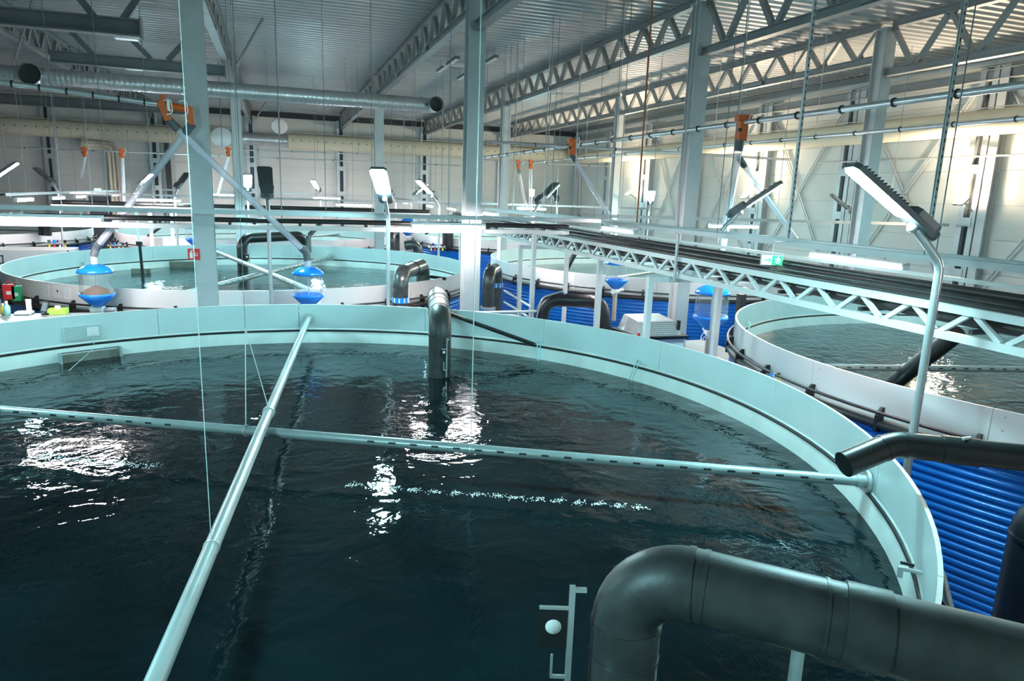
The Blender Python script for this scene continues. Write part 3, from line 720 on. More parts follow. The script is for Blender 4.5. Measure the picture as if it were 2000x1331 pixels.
ring_on(t, (6.1, 19.5, 1.35), (0, 0, 1), .18, .14, 'band_blue', 'blue_band', 'white'); ring_on(t, (5.52, 18.4, .86), (0, 0, 1), .22, .07, 'alu', 'flange'); ring_on(t, (5.52, 18.4, .72), (0, 0, 1), .21, .18, 'band_blue', 'blue_valve')
t = pipe_run('drain_pipe', 'low black pipe arch just behind the front tank', 'pipe', [(6.15, 16.2, DECK_Z), (6.35, 16.2, 1.42), (7.75, 15.75, 1.42), (7.95, 15.7, DECK_Z)], .17, .38, 'hdpe', BG, n=24)
MB().tube(fillet([(6.1, 16.1, .9), (6.2, 16.0, 1.5), (6.75, 16.0, 1.66), (6.8, 15.95, 1.58)], .2), .02, 6).build('hose', 'alu', t)
pipe_run('drain_pipe', 'black pipe elbow in the far left part of the second tank', 'pipe', [(-1.35, 29.6, .2), (-1.35, 29.6, 1.92), (1.0, 31.6, 1.92), (1.05, 32.2, .3)], .20, .4, 'hdpe', BG, n=20)
pipe_run('inlet_hose', 'small black bent pipe above the far rim of the second tank', 'pipe', [(1.25, 30.9, 1.25), (1.25, 31.0, 1.95), (1.85, 31.8, 2.5)], .10, .12, 'hdpe_sheen', BG, n=14)
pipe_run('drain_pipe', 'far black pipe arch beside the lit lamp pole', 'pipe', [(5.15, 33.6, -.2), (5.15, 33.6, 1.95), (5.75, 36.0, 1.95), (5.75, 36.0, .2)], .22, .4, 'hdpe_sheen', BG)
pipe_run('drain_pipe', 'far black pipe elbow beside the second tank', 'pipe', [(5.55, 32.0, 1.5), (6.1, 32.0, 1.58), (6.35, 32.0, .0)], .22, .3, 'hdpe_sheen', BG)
pipe_run('drain_pipe', 'far black pipe in the left tank', 'pipe', [atY(88, 460, 37), atY(88, 432, 37), atY(150, 434, 36)], .26, .4, 'hdpe', BG)
pipe_run('drain_pipe', 'far grey pipe in the tank behind the middle column', 'pipe', [atY(875, 462, 37.5)-V((0, 0, .6)), atY(875, 438, 37.5), atY(905, 436, 35.5)], .30, .4, 'hdpe', BG)
def strut(p, q, r, label):
    tag(MB().tube([p, q], r, 12).build('strut_pipe', 'hdpe', origin=p), label, 'pipe', 'thin black strut pipes')
strut(V((3.05, 14.7, 1.55)), V((5.0, 13.2, .95)), .045, 'thin black strut pipe on the far wall of the front tank')
strut(V((4.3, 20.4, 1.5)), atY(870, 545, 20.0), .05, 'thin black strut pipe over the rim of the second tank')
strut(atZ(1742, 752, .62), atX(1868, 652, 10.6), .15, 'thick slanting black pipe in the right front tank')
strut(atZ(1106, 528, .62), atY(1124, 492, 21.5), .10, 'slanting black pipe in the tank beyond the bridge')
strut(atZ(288, 462, 1.5), atY(322, 438, 36), .07, 'thin slanting black pipe in the far middle tank')
strut(atZ(832, 457, 1.6), atY(855, 440, 36), .07, 'thin slanting black pipe in the tank behind the middle column')

# level sensor brackets
def sensor(p, label, dirx, h=.75, s=1.0):
    p = V(p); t = thing('sensor_bracket', p, label, 'bracket', 'level sensor brackets')
    a = V((dirx[0], dirx[1], 0)).normalized(); f = V((a.y, -a.x, 0)); R = Matrix((a, -f, V((0, 0, 1)))).transposed()
    MB().box(p+V((0, 0, h/2)), (.035*s, .035*s, h), R).build('rail', 'alu', t)
    MB().box(p+a*-.105*s+V((0, 0, h*.62)), (.17*s, .012, .27*s), R).build('black_plate', 'gasket', t)
    Rr = R @ Matrix.Rotation(math.pi/2, 3, 'X')
    MB().lathe([(.001, .005), (.047*s, .005), (.05*s, 0)], p+a*-.105*s+f*.008+V((0, 0, h*.64)), 16, axis=Rr).build('white_disc', 'white', t)
    MB().box(p+a*-.1*s+V((0, 0, h*.62+.14*s)), (.19*s, .02, .015), R).build('top_strip', 'alu', t)
    MB().box(p+a*.04*s+V((0, 0, h*.97)), (.09*s, .03, .02), R).build('clamp', 'alu', t)
    MB().box(p+a*-.055*s+V((0, 0, h*.18)), (.11*s, .015, .02), R).build('lower_bar', 'alu', t)
    MB().box(p+a*-.105*s+V((0, 0, h*.28)), (.014, .014, h*.2), R).build('side_rod', 'alu', t)
sensor(atY(1108, 1331, 3.28)-V((0, 0, .1)), 'black plate with a white disc on an upright rail in the foreground tank', (_r0.x, _r0.y), .72, .95)
q = atY(872, 735, 11.93); sensor((q.x, q.y, .70), 'upright rail with a small black plate on the far elbow pipe', (_r0.x, _r0.y), .72, .5)
q = atY(487, 500, 29.3); sensor((q.x, q.y, .7), 'small black sensor plate beside the pipe in the second tank', (_r0.x, _r0.y), .8, .9)

# ------------------------------------------------------------------ fish feeders
def feeder_proto():
    t = local_thing('fish_feeder', 'x', 'feeder', 'blue fish feeders')
    r = .365
    MB().lathe([(.07, 1.0), (.1, .995), (.22, .96), (.32, .90), (.375, .845), (.382, .80), (.36, .795), (.36, .82)], n=40).build('lid', 'blue_plastic', t)
    MB().lathe([(r-.01, .81), (r-.01, .28)], n=40).build('clear_hopper', 'clear', t)
    MB().lathe([(r-.012, .32), (r+.010, .32), (r+.010, .26), (.11, .0), (.09, .0), (.33, .26), (r-.012, .32)], n=40).build('cone', 'blue_plastic', t)
    MB().tube([(-.16, 0, -.07), (.14, 0, -.07)], .085, 14).build('dosing_unit', 'white', t)
    MB().tube([(.14, 0, -.07), (.40, 0, -.06)], .06, 12).build('motor', 'alu', t)
    MB().tube([(.0, 0, -.14), (.0, 0, -.20)], .07, 12).build('outlet', 'alu', t)
    MB().tube([(.0, 0, .3), (.0, 0, .78)], .012, 6).build('stirrer_rod', 'alu', t)
    MB().tube(fillet([(.12, .06, -.05), (.2, .12, -.2), (.05, .14, -.3), (-.05, .1, -.15)], .08), .012, 5).build('cable', 'white', t)
    MB().bar((0, 0, -.2), (0, 0, -1.05), .10, .10).build('stand', 'beige_pipe', t)
    return t
FP = feeder_proto(); fused = False; FEED = {}
def feeder(key, x, y, z, label, rz=0., s=1.):
    global fused
    o = copy_tree(FP) if fused else FP; fused = True
    o.location = (x, y, z); o.rotation_euler.z = rz; o.scale = (s, s, s); o['label'] = label; FEED[key] = V((x, y, z+1.0*s))
feeder('a', -3.92, 17.75, 1.17, 'blue feeder with brown feed in its clear hopper, at the left', -.3, .97)
feeder('b', .66, 17.15, 1.18, 'blue feeder with an empty clear hopper in front of the second tank', .4, .97)
feeder('c', 8.97, 12.86, 1.22, 'blue feeder standing under the pipe bridge', 1.2, 1.0)
feeder('d', 9.92, 19.3, 1.22, 'feeder with a blue cone on a beige stand before the blue tank wall', .5, .95)
feeder('e', -3.5, 33.7, 1.3, 'far blue feeder left of the column with the fire sign', 0, .9)
feeder('f', 6.25, 35.2, 1.75, 'far blue feeder right of the lit lamp pole', 0, .9)
p = FEED['a']
m = MB().lathe([(.001, .50), (.09, .475), (.18, .43), (.27, .375), (.345, .335), (.335, .27), (.10, .02), (.001, .02)], n=28)
o = m.build('feed_pellets', 'feed'); o.location = (-3.92, 17.75, 1.17); o.scale = (.97,)*3; tag(o, 'heap of brown feed pellets in the left feeder', 'feed', kind='stuff')
# feed diverters and milky tubes
TG = 'milky feed tubes'
def feed_tube(pts, r, label, coup=(), drop=None):
    pts = [V(p) for p in pts]; t = thing('feed_tube', pts[-1], label, 'tube', TG)
    MB().tube(pts, r, 12).build('tube', 'milky', t)
    for k in coup:
        a, b = (pts[0], pts[1]) if k == 0 else (pts[-1], pts[-2]); d = (b-a).normalized()
        MB().tube([a-d*.02, a+d*.22], r*1.15, 12).build('coupling', 'grey_plastic', t)
    if drop is not None:
        d = V(drop); e = pts[-1]; dr = (pts[-1]-pts[-2]).normalized()
        MB().tube(fillet([e-dr*.05, e+dr*.14, V((d.x, d.y, e.z-.28))], .14), r*1.12, 12).build('elbow', 'grey_plastic', t)
        MB().tube([V((d.x, d.y, e.z-.28)), d], r, 12).build('drop_tube', 'milky', t)
YV = 15.75
a0, a1, a2, a3 = atY(316, 204, YV), atY(370, 214, YV), atY(330, 236, YV), atY(374, 244, YV)
t = thing('feed_diverter', a0, 'orange two-armed feed diverter under the roof at the left', 'diverter', 'orange feed diverters')
MB().tube([a0-V((.08, 0, 0)), a0, a1], .07, 12).build('body', 'orange', t)
MB().bar(a0+V((-.02, 0, .06)), a2, .16, .13).build('arm', 'orange', t); MB().bar(a1+V((0, 0, .05)), a3, .12, .12).build('arm', 'orange', t)
MB().box(a0+V((.02, 0, .12)), (.10, .08, .12)).build('actuator', 'orange', t); MB().box((a0+a1)/2-V((.12, 0, -.02)), (.05, .16, .2)).build('flange', 'alu', t)
for s in (0, 1):
    b = a0+V((.04+.28*s, -.1, .06)); MB().tube(fillet([b, b+V((.14, -.05, .05)), b+V((.16, -.02, -.22)), b+V((.04, 0, -.26))], .1), .012, 6).build('air_hose', 'white', t)
fa, fb = FEED['a'], FEED['b']
feed_tube([a3+V((0, 0, 0)), fa+V((.14, -.05, .45))], .075, 'milky feed tube slanting down to the left feeder', (0,), fa)
feed_tube([a2, fb+V((-.12, -.05, .42))], .075, 'milky feed tube crossing in front of the fire sign column', (0,), fb)
def line(p, q, r, mt, label, cat='pipe', group='feed supply lines', clips=0, nm='supply_pipe'):
    p, q = V(p), V(q); t = thing(nm, p, label, cat, group)
    MB().tube([p, q], r, 10).build('pipe', mt, t)
    d = (q-p).normalized()
    for i in range(clips): c = p.lerp(q, (i+.5)/clips); MB().tube([c-d*.015, c+d*.015], r*1.35, 10).build('clip', 'gasket', t)
line(a0-V((.08, 0, 0)), atY(-60, 152, YV), .05, 'alu', 'bright feed supply pipe running from the left edge to the orange diverter', clips=7)
XV = 9.3; YD2 = 12.9
dv = atY(1451, 240, YD2)
line((dv.x, 3, dv.z), (dv.x, 36, dv.z), .055, 'alu', 'bright feed supply pipe running along the right side above the bridge', clips=30)
line((14.8, 6, atX(1900, 240, 14.8).z), (14.8, 44, atX(1900, 240, 14.8).z), .05, 'alu', 'second feed supply pipe farther right under the roof', clips=26)
line((XW-.45, 4, atX(1800, 310, XW-.45).z), (XW-.45, 25, atX(1800, 310, XW-.45).z), .035, 'alu', 'thin conduit along the right wall above the flood lights', clips=5)
def diverter(p, label, s=1.):
    p = V(p); t = thing('feed_diverter', p, label, 'diverter', 'orange feed diverters')
    MB().bar(p+V((0, 0, .08*s)), p+V((-.02, 0, -.34*s)), .17*s, .15*s, V((0, 1, 0))).build('body', 'orange', t)
    MB().box(p+V((0, 0, .08*s)), (.28*s, .16*s, .12*s)).build('head', 'orange', t)
    MB().box(p+V((-.09*s, -.06, -.14*s)), (.05, .06, .07)).build('actuator', 'gasket', t)
    MB().tube(fillet([p+V((.05, -.1, .05)), p+V((.12, -.12, .2*s)), p+V((.2, -.1, .05)), p+V((.1, -.08, -.2*s))], .08), .012, 6).build('air_hose', 'white', t)
diverter(dv, 'orange feed diverter above the pipe bridge', 1.1)
e = FEED['c']
feed_tube([dv-V((.03, 0, .36)), atY(1412, 478, 12.85), (e.x, e.y, e.z+.35), e], .085, 'wide milky feed tube dropping onto the pipe bridge', (0,))
feed_tube([dv-V((-.02, 0, .75)), atY(1562, 478, 14.0)], .06, 'milky feed tube slanting right behind the pipe bridge', (0, 1))
d3 = atY(1118, 280, 20); diverter(d3, 'orange feed diverter left of the copper rod', 1.)
feed_tube([d3-V((0, 0, .34)), atY(1196, 432, 19.6), FEED['d']+V((0, 0, .3)), FEED['d']], .065, 'milky feed tube slanting down behind the bridge to the blue cone', (0,))
line((d3.x-2.5, 20, d3.z-.1), (d3.x+8, 20, d3.z-.1), .04, 'alu', 'thin feed pipe crossing at the orange diverter left of the copper rod', clips=4)
d4, d5 = atY(1013, 318, 33.5), atY(1037, 318, 33.5)
diverter(d4, 'small orange diverter above the round lit lamp', .9); diverter(d5, 'small orange diverter just right of its twin', .9)
line((9.4, 33.5, d4.z+.03), (16.4, 33.5, d4.z+.03), .035, 'alu', 'thin feed pipe carrying the two small orange diverters', clips=3)
feed_tube([d4-V((0, 0, .3)), atY(1027, 405, 33.8)], .075, 'far milky feed tube beside the round lit lamp', (0,))
feed_tube([d5-V((0, 0, .3)), atY(1036, 412, 33.5)], .085, 'far upright milky feed tube right of the round lit lamp', ())
l5, l6, l7 = atY(165, 293, 38), atY(238, 296, 38), atY(446, 293, 36)
diverter(l5, 'small orange diverter far left', .9); diverter(l6, 'small orange diverter beside the brown wall pipes', .9); diverter(l7, 'small orange diverter left of the second column', .9)
feed_tube([l5-V((0, 0, .3)), atY(158, 348, 38)], .06, 'far milky feed tube at the far left', ())
feed_tube([l6-V((0, 0, .3)), atY(243, 415, 38)], .075, 'far upright milky feed tube beside the brown wall pipes', ())
feed_tube([l7-V((0, 0, .3)), atY(425, 382, 36), FEED['e']+V((0, 0, .5)), FEED['e']], .06, 'far milky feed tube behind the second left column', ())
line(atY(-20, 286, 38), atY(900, 324, 38), .035, 'alu', 'thin supply pipe crossing the hall in front of the far wall, lower one', clips=8)
line(atY(470, 293, 38), atY(728, 302, 38), .03, 'alu', 'thin supply pipe crossing the hall in front of the far wall, upper one', clips=4)

# ------------------------------------------------------------------ hanging rods and wires
WG = 'thin hanging wires'
def wire(px, py, Yd, r=.008, mt='wire', label='thin dark wire hanging straight down from the roof', grp=WG, ztop=ZC, cat='wire', nm='hanging_wire'):
    p = atY(px, py, Yd)
    tag(MB().tube([p, (p.x, p.y, ztop+.1)], r, 6).build(nm, mt, origin=p), label, cat, grp)
WL = sorted(((181, 405, 27), (20, 385, 29), (108, 384, 33), (150, 382, 36), (60, 384, 31), (122, 418, 17.3), (213, 420, 17.3), (301, 425, 17.3), (460, 425, 17.3), (637, 427, 17.3), (727, 427, 17.3), (205, 384, 44),
                   (480, 392, 34.3), (690, 395, 34.8), (790, 396, 46), (805, 400, 34.9), (850, 405, 33), (862, 408, 30), (700, 300, 30), (765, 322, 38), (620, 318, 38), (330, 300, 38), (90, 290, 38),
                   (945, 412, 26), (1060, 412, 37.9), (1086, 425, 24), (1012, 420, 23), (1160, 436, 18), (1000, 415, 24.5), (1130, 415, 37.9), (1240, 418, 37.9)))
ORD = lambda n: '%d%s' % (n, 'th' if 10 <= n % 100 <= 20 else {1: 'st', 2: 'nd', 3: 'rd'}.get(n % 10, 'th'))
for i, (px, py, Yd) in enumerate(WL): wire(px, py, Yd, label='thin dark wire hanging from the roof, %s of the wires from the left' % ORD(i+1))
wire(551, 440, 16.9, .012, label='single thick dark wire hanging between the two back-to-back lamps', grp=None)
for px, py, Yd, nm in ((1537, 478, 9.6, 'nearer the green sign'), (1805, 512, 7.1, 'behind the big lamp pole')):
    p = atX(px, py, 8.05); m = MB().span(p.x-.022, p.x+.022, p.y-.022, p.y+.022, 3.44, ZC)
    t = thing('strut_hanger', (p.x, p.y, 3.44), 'perforated grey steel strut hanging from the roof, '+nm, 'hanger', 'perforated struts')
    m.build('channel', 'galv', t); m = MB()
    for i in range(56): m.box((p.x-.004, p.y-.0225, 3.55+i*.1), (.018, .004, .04))
    tag(m.build('slots', 'dark', t), kind='stuff')
p = atX(1243, 446, 8.05)
tag(MB().tube([p, (p.x, p.y, ZC)], .022, 8).build('hanger_rod', 'copper', origin=p), 'copper-coloured rod hanging from the roof right of centre', 'rod')
for y, nm in ((18.6, 'third from the camera'), (21.0, 'fourth from the camera'), (24.0, 'fifth from the camera'), (13.0, 'second from the camera'), (5.0, 'nearest the camera'), (29.0, 'sixth from the camera'), (35.5, 'farther away'), (41.0, 'far away'), (47.0, 'farthest')):
    tag(MB().tube([(8.05, y, 3.43), (8.05, y, ZC)], .014, 6).build('hanger_rod', 'galv', origin=(8.05, y, 3.43)), 'grey rod carrying the long cable tray, '+nm, 'rod', 'cable tray rods')
for y in (13.0, 18.6, 24.0):
    tag(MB().tube([(9.3, y, dv.z+.05), (9.3, y, ZC)], .010, 6).build('hanger_rod', 'galv', origin=(9.3, y, dv.z)), 'grey rod carrying the bright feed pipe, %s' % {13.0: 'nearest', 18.6: 'middle', 24.0: 'farthest'}[y], 'rod', 'feed pipe rods')
for y in (8.0, 12.5, 17, 22, 27, 33):
    tag(MB().tube([(14.8, y, atX(1900, 240, 14.8).z+.04), (14.8, y, ZC)], .010, 6).build('hanger_rod', 'galv', origin=(14.8, y, 6)), 'thin grey rod carrying the second feed pipe, %s from the camera' % ORD((8.0, 12.5, 17, 22, 27, 33).index(y)+1), 'rod', 'second feed pipe rods')
# wires holding the crossing pipes of the front tank
def cable(pts, r, mt, label, cat='rope', grp=None, nm='rope'):
    pts = [V(p) for p in pts]; return tag(MB().tube(pts, r, 6).build(nm, mt, origin=pts[0]), label, cat, grp)
k = C1+V((0, 0, 1.25))-dB*3.1; cable([k, k+V((0, 0, ZC-1.25))], .0035, 'wire_light', 'long pale wire holding the near end of the smooth tank pipe')
k = C1+V((0, 0, 1.11))-dA*.25; k2 = C1+V((0, 0, 1.25))+dB*.35
cable([k, atY(479, 640, k.y+.3)], .006, 'wire_light', 'short pale wire on the slotted pipe, left of two'); cable([k2, atY(479, 640, k.y+.3)], .006, 'wire_light', 'short slanting pale wire beside it, right of two')
cable([atY(479, 640, k.y+.3), V((atY(479, 640, k.y+.3).x, k.y+.3, ZC))], .004, 'wire', 'thin wire running up from the two short wires')
k = C1+V((0, 0, 1.11))+dA*2.55; cable([k, k+V((0, 0, ZC-1.11))], .006, 'wire_light', 'pale wire holding the right half of the slotted pipe')

# ------------------------------------------------------------------ things fixed to the tanks
def on_wall(c, deg, z, inset=.0): return V((c.x+(R_T-inset)*math.cos(rad(deg)), c.y+(R_T-inset)*math.sin(rad(deg)), z))
def wall_frame(c, p):
    n = V((c.x-p.x, c.y-p.y, 0)).normalized(); tt = V((-n.y, n.x, 0)); return Matrix((tt, n, V((0, 0, 1)))).transposed(), n, tt
p = V((-3.55, 14.72, 1.18)); d = (p-C1); d.z = 0; p = C1+d.normalized()*(R_T-.03)+V((0, 0, 1.17)); R, nrm, tt = wall_frame(C1, p)
t = thing('perforated_plate', p, 'perforated steel plate on the far left inner wall of the front tank', 'plate')
MB().box(p, (.66, .012, .26), R).build('plate', 'tank_in', t)
m = MB()
for i in range(20):
    for j in range(7): m.box(p+tt*(-.30+.0316*i+(.015 if j % 2 else 0))+nrm*.008+V((0, 0, -.105+.035*j)), (.012, .003, .012), R)
tag(m.build('holes', 'dark', t), kind='stuff')
MB().box(p-tt*-.16+nrm*.012, (.2, .01, .16), R).build('cover_sheet', 'white', t)
p = C1+(V((-3.5, 14.75, 0))-C1).normalized()*(R_T-.16)+V((0, 0, .70)); R, nrm, tt = wall_frame(C1, p)
t = thing('outlet_screen', p, 'flat brown mesh box hanging at the waterline of the front tank', 'screen')
MB().box(p, (.92, .05, .22), R).build('mesh', 'algae', t)
for s in (-.5, .5): MB().box(p+tt*s+nrm*.02, (.035, .16, .30), R).build('end_frame', 'steel_pipe', t)
MB().box(p+V((0, 0, .13))-nrm*.06, (1.0, .02, .02), R).build('top_bar', 'grey_plastic', t)
a = p+V((0, 0, .45))+tt*.1-nrm*.1
cable(fillet([a, a+nrm*.2+tt*-.05+V((0, 0, -.25)), p+nrm*.7+tt*-.55+V((0, 0, -.03))], .3), .005, 'rope', 'green rope from the perforated plate down into the front tank')
def hose(c, deg, label, mt='rope', h=.3, w=.12):
    b = on_wall(c, deg, .95, .03); R, nrm, tt = wall_frame(c, b)
    t = thing('hose', b, label, 'hose', 'hoses over tank walls')
    for k in (0, 1):
        o = tt*(.07*k)
        MB().tube(fillet([b+o+V((0, 0, h*.35)), b+o+nrm*.05+tt*.02+V((0, 0, .12)), b+o+nrm*.10+tt*-w+V((0, 0, -.32))], .06), .010, 6).build('tube', mt, t)
    MB().box(b+V((0, 0, h*.35)), (.05, .03, .04), R).build('hook', 'alu', t)
hose(C1, 21.5, 'pair of pale hoses hanging over the right wall of the front tank')
hose(C1, 41, 'thin teal hose and clip beside the black strut in the front tank', 'aqua', .15, -.05)
hose(C2, 78, 'thin dark hose on the far wall of the second tank', 'wire', .35, .0); hose(C2, 150, 'dark hose hanging inside the second tank at the left', 'wire', .4, .2)
hose(C3, 128, 'pale net handle leaning inside the right front tank', 'rope', .4, .5)
b = on_wall(C1, -43.5, 1.12, .02); R, nrm, tt = wall_frame(C1, b)
t = thing('water_tap', b, 'small tap with a black handle on the right wall of the front tank', 'tap')
MB().tube([b, b+nrm*.16], .018, 8).build('spout', 'alu', t); MB().tube([b+nrm*.06+V((0, 0, .05)), b+nrm*.16+V((0, 0, .05))], .014, 8).build('handle', 'gasket', t); MB().box(b+nrm*.15+V((0, 0, -.03)), (.04, .04, .09), R).build('body', 'alu', t)
# sensor post and float in the second tank
q = atZ(279, 536, .66)
t = thing('sensor_post', (q.x, q.y, .5), 'black upright post with a wooden float in the second tank', 'post')
MB().bar((q.x, q.y, .4), (q.x-.03, q.y, 1.75), .09, .09).build('post', 'gasket', t); MB().bar((q.x-.03, q.y, 1.75), (q.x-.08, q.y, 2.9), .07, .07).build('upper_tube', 'white', t)
MB().box((q.x-.04, q.y, 1.78), (.2, .14, .14)).build('clamp', 'gasket', t); MB().box((q.x-.12, q.y+.4, .72), (.62, .25, .2)).build('float', 'algae', t)
q = atZ(362, 522, .66); MBx = MB().box((q.x, q.y, .72), (1.15, .1, .34)); tag(MBx.build('outlet_screen', 'algae', origin=(q.x, q.y, .6)), 'greenish mesh box at the waterline of the second tank', 'screen')
# notices on the second tank
for px, py, nm in ((90, 569, 'leftmost'), (110, 571, 'middle, with a black dot'), (131, 574, 'rightmost')):
    d = V((atY(px, py, 19.4).x-C2.x, 19.4-C2.y, 0))
    q = sight(px, py); A = q.x**2+q.y**2; Bq = -2*(q.x*C2.x+q.y*C2.y); Cq = C2.x**2+C2.y**2-(R_T+.045)**2
    tt_ = (-Bq-math.sqrt(Bq*Bq-4*A*Cq))/(2*A); b = q*tt_+V((0, 0, CAM_Z)); R, nrm, tt = wall_frame(C2, b)
    t = thing('paper_notice', b, 'white paper notice on the outside of the second tank, '+nm, 'paper', 'paper notices')
    MB().box(b, (.21, .006, .30), R).build('sheet', 'paper', t)
    m = MB()
    for k in range(6): m.box(b-nrm*.005+V((0, 0, .11-.035*k)), (.13+.02*(k % 2), .002, .006), R)
    tag(m.build('printed_lines', 'print_grey', t), kind='stuff')
    if 'dot' in nm:
        MB().lathe([(.001, .004), (.03, .003), (.032, 0)], b-nrm*.004+tt*-.05+V((0, 0, .03)), 12, axis=R @ Matrix.Rotation(math.pi/2, 3, 'X')).build('black_dot', 'ink', t)
# canisters on the rail
for px, py, mt, nm, w in ((19, 570, 'red', 'red fabric bag hanging on the rail of the second tank', .24), (34, 573, 'green', 'green and grey canister beside the red bag', .18)):
    q = atY(px, py, 19.75); t = thing('storage_bag', q-V((0, 0, .2)), nm, 'bag', None)
    MB().box(q, (w, .16, .36)).build('body', mt, t)
    MB().box(q+V((0, -.085, -.02)), (w*.4, .01, .08)).build('front_patch', 'white' if mt == 'red' else 'housing', t)
    MB().tube(fillet([q+V((-w*.3, 0, .18)), q+V((-w*.2, 0, .25)), q+V((w*.2, 0, .25)), q+V((w*.3, 0, .18))], .05), .01, 6).build('handle', mt, t)
def manifold(p, label, sc=1.):
    p = V(p); t = thing('valve_manifold', p, label, 'valve', 'valve groups on the tank rails')
    MB().tube([p+V((-.4*sc, 0, 0)), p+V((.4*sc, 0, .02))], .04*sc, 8).build('pipe', 'alu', t)
    for k in range(4):
        x = -.27+.18*k; MB().box(p+V((x*sc, 0, .08*sc)), (.09*sc, .1*sc, .12*sc)).build('valve', ('grey_plastic', 'band_blue', 'alu', 'gasket')[k], t)
        MB().tube([p+V((x*sc, -.03, -.05*sc)), p+V((x*sc, -.03, -.16*sc))], .035*sc, 8).build('bottle', ('yellow', 'red', 'white', 'yellow')[k], t)
manifold(atY(112, 476, 34.6), 'cluster of small valves on the rail of the far left tank', 1.1); manifold(atY(228, 480, 34.4), 'cluster of small valves on the far middle tank', .9); manifold(atY(853, 483, 35.0), 'cluster of valves with yellow bottles on the far right tank', 1.1)
manifold(rim(C3, 172, R_T+.2, 1.02), 'small valve group on the rail of the right front tank', .45); manifold(atY(835, 577, 19.6), 'small valve group with hoses beside the second tank', .8)

# ------------------------------------------------------------------ bench with small things
BZ = 1.12
t = thing('workbench', (-5.4, 16.6, DECK_Z), 'stainless steel workbench behind the left end of the front tank', 'bench')
MB().span(-7.4, -3.75, 16.15, 17.25, BZ-.04, BZ).build('top', 'stainless', t); MB().span(-7.4, -3.75, 16.15, 17.25, .2, .24).build('shelf', 'stainless', t)
for x in (-7.3, -3.85):
    for y in (16.22, 17.18): MB().span(x-.025, x+.025, y-.025, y+.025, DECK_Z, BZ-.04).build('leg', 'stainless', t)
def bz(px, py): q = atZ(px, py, BZ); return V((q.x, min(max(q.y, 16.25), 17.18), BZ))
def bottle(px, py, mt, capm, h, r, label):
    b = bz(px, py); t = thing('bottle', b, label, 'bottle', 'bottles on the bench')
    MB().lathe([(.001, 0), (r, .005), (r, h*.62), (r*.45, h*.75), (r*.4, h*.86)], b, 14).build('body', mt, t)
    MB().lathe([(r*.45, h*.84), (r*.5, h), (.001, h)], b, 10).build('cap', capm, t)
bottle(15, 616, 'aqua', 'white', .30, .06, 'aqua spray bottle on the left end of the bench'); bottle(24, 607, 'yellow', 'white', .24, .05, 'yellow bottle on the bench behind the aqua one')
bottle(31, 608, 'green', 'white', .17, .035, 'small green bottle on the bench')
b = bz(54, 611); t = thing('bench_scale', b, 'white scale with an upright column on the bench', 'scale')
MB().box(b+V((0, 0, .03)), (.3, .24, .06)).build('base', 'white', t); MB().box(b+V((.07, .08, .17)), (.09, .05, .28)).build('column', 'white', t); MB().box(b+V((0, 0, .005)), (.34, .28, .012)).build('mat', 'gasket', t)
b = bz(89, 615); t = thing('display_stand', b, 'dark tilted handheld display on a stand on the bench', 'display')
MB().box(b+V((0, 0, .02)), (.14, .14, .04)).build('foot', 'gasket', t); R = Matrix.Rotation(rad(-20), 3, 'X') @ Matrix.Rotation(rad(12), 3, 'Y')
MB().box(b+V((0, 0, .17)), (.12, .03, .26), R).build('case', 'gasket', t); MB().box(b+V((0, -.018, .175)), (.095, .006, .19), R).build('screen', 'lamp_grey', t)
b = bz(106, 611)+V((.06, 0, 0)); t = thing('plastic_basket', b, 'lime green plastic tray with white things on the bench', 'tray')
MB().box(b+V((.05, 0, .01)), (.34, .26, .02)).build('bottom', 'lime', t)
for s in (-1, 1): MB().box(b+V((.05+s*.17, 0, .06)), (.015, .26, .1)).build('side', 'lime', t); MB().box(b+V((.05, s*.13, .06)), (.34, .015, .1)).build('side', 'lime', t)
MB().box(b+V((.05, .0, .10)), (.09, .09, .14)).build('white_carton', 'white', t)
b = bz(68, 619); tag(MB().box(b+V((.0, .0, .008)), (.2, .28, .014), Matrix.Rotation(.1, 3, 'Z')).build('paper_sheets', 'paper', origin=b), 'white paper sheets lying on the bench', 'paper')

# ------------------------------------------------------------------ filter box, hand rails, tub
t = thing('drum_filter', (8.75, 15.1, DECK_Z), 'stainless filter box with a perforated hood behind the front tank', 'machine')
MB().span(8.15, 9.45, 14.55, 15.75, DECK_Z, .66).build('body', 'white_paint', t); MB().span(8.07, 9.53, 14.47, 15.83, .66, .73).build('rim', 'gasket', t)
MB().add([(8.2, 14.6, .73), (9.4, 14.6, .73), (9.4, 15.7, .73), (8.2, 15.7, .73), (8.3, 14.85, 1.05), (9.3, 14.85, 1.05), (9.3, 15.6, 1.11), (8.3, 15.6, 1.11)], [(0, 1, 5, 4), (1, 2, 6, 5), (2, 3, 7, 6), (3, 0, 4, 7), (4, 5, 6, 7)]).build('hood', 'duct', t)
m = MB()
for i in range(22):
    for j in range(7):
        f = (j+.7)/7.6; m.box((8.28+.048*i+f*.02, 14.597+.25*f, .73+.32*f), (.02, .006, .02), Matrix.Rotation(rad(-38), 3, 'X'))
tag(m.build('perforation', 'dark', t), kind='stuff')
MB().box((8.12, 14.45, .78), (.06, .03, .14)).build('red_switch', 'red', t); MB().tube([(9.35, 14.7, .85), (9.35, 14.7, 1.08)], .05, 10).build('knob', 'gasket', t)
t = thing('hand_rail', (4.0, 16.35, DECK_Z), 'white hand rail behind the rim of the front tank, right of the middle column', 'railing')
MB().tube([(3.6, 16.2, 1.12), (6.3, 16.2, 1.12)], .035, 10).build('top_rail', 'white_paint', t)
a, b = atY(985, 568, 18.2), atY(1038, 600, 16.4); MB().tube([a, b], .03, 8).build('slanting_rail', 'white_paint', t)
a, b = atY(985, 590, 18.2), atY(1030, 618, 16.6); MB().tube([a, b], .03, 8).build('slanting_rail', 'white_paint', t)
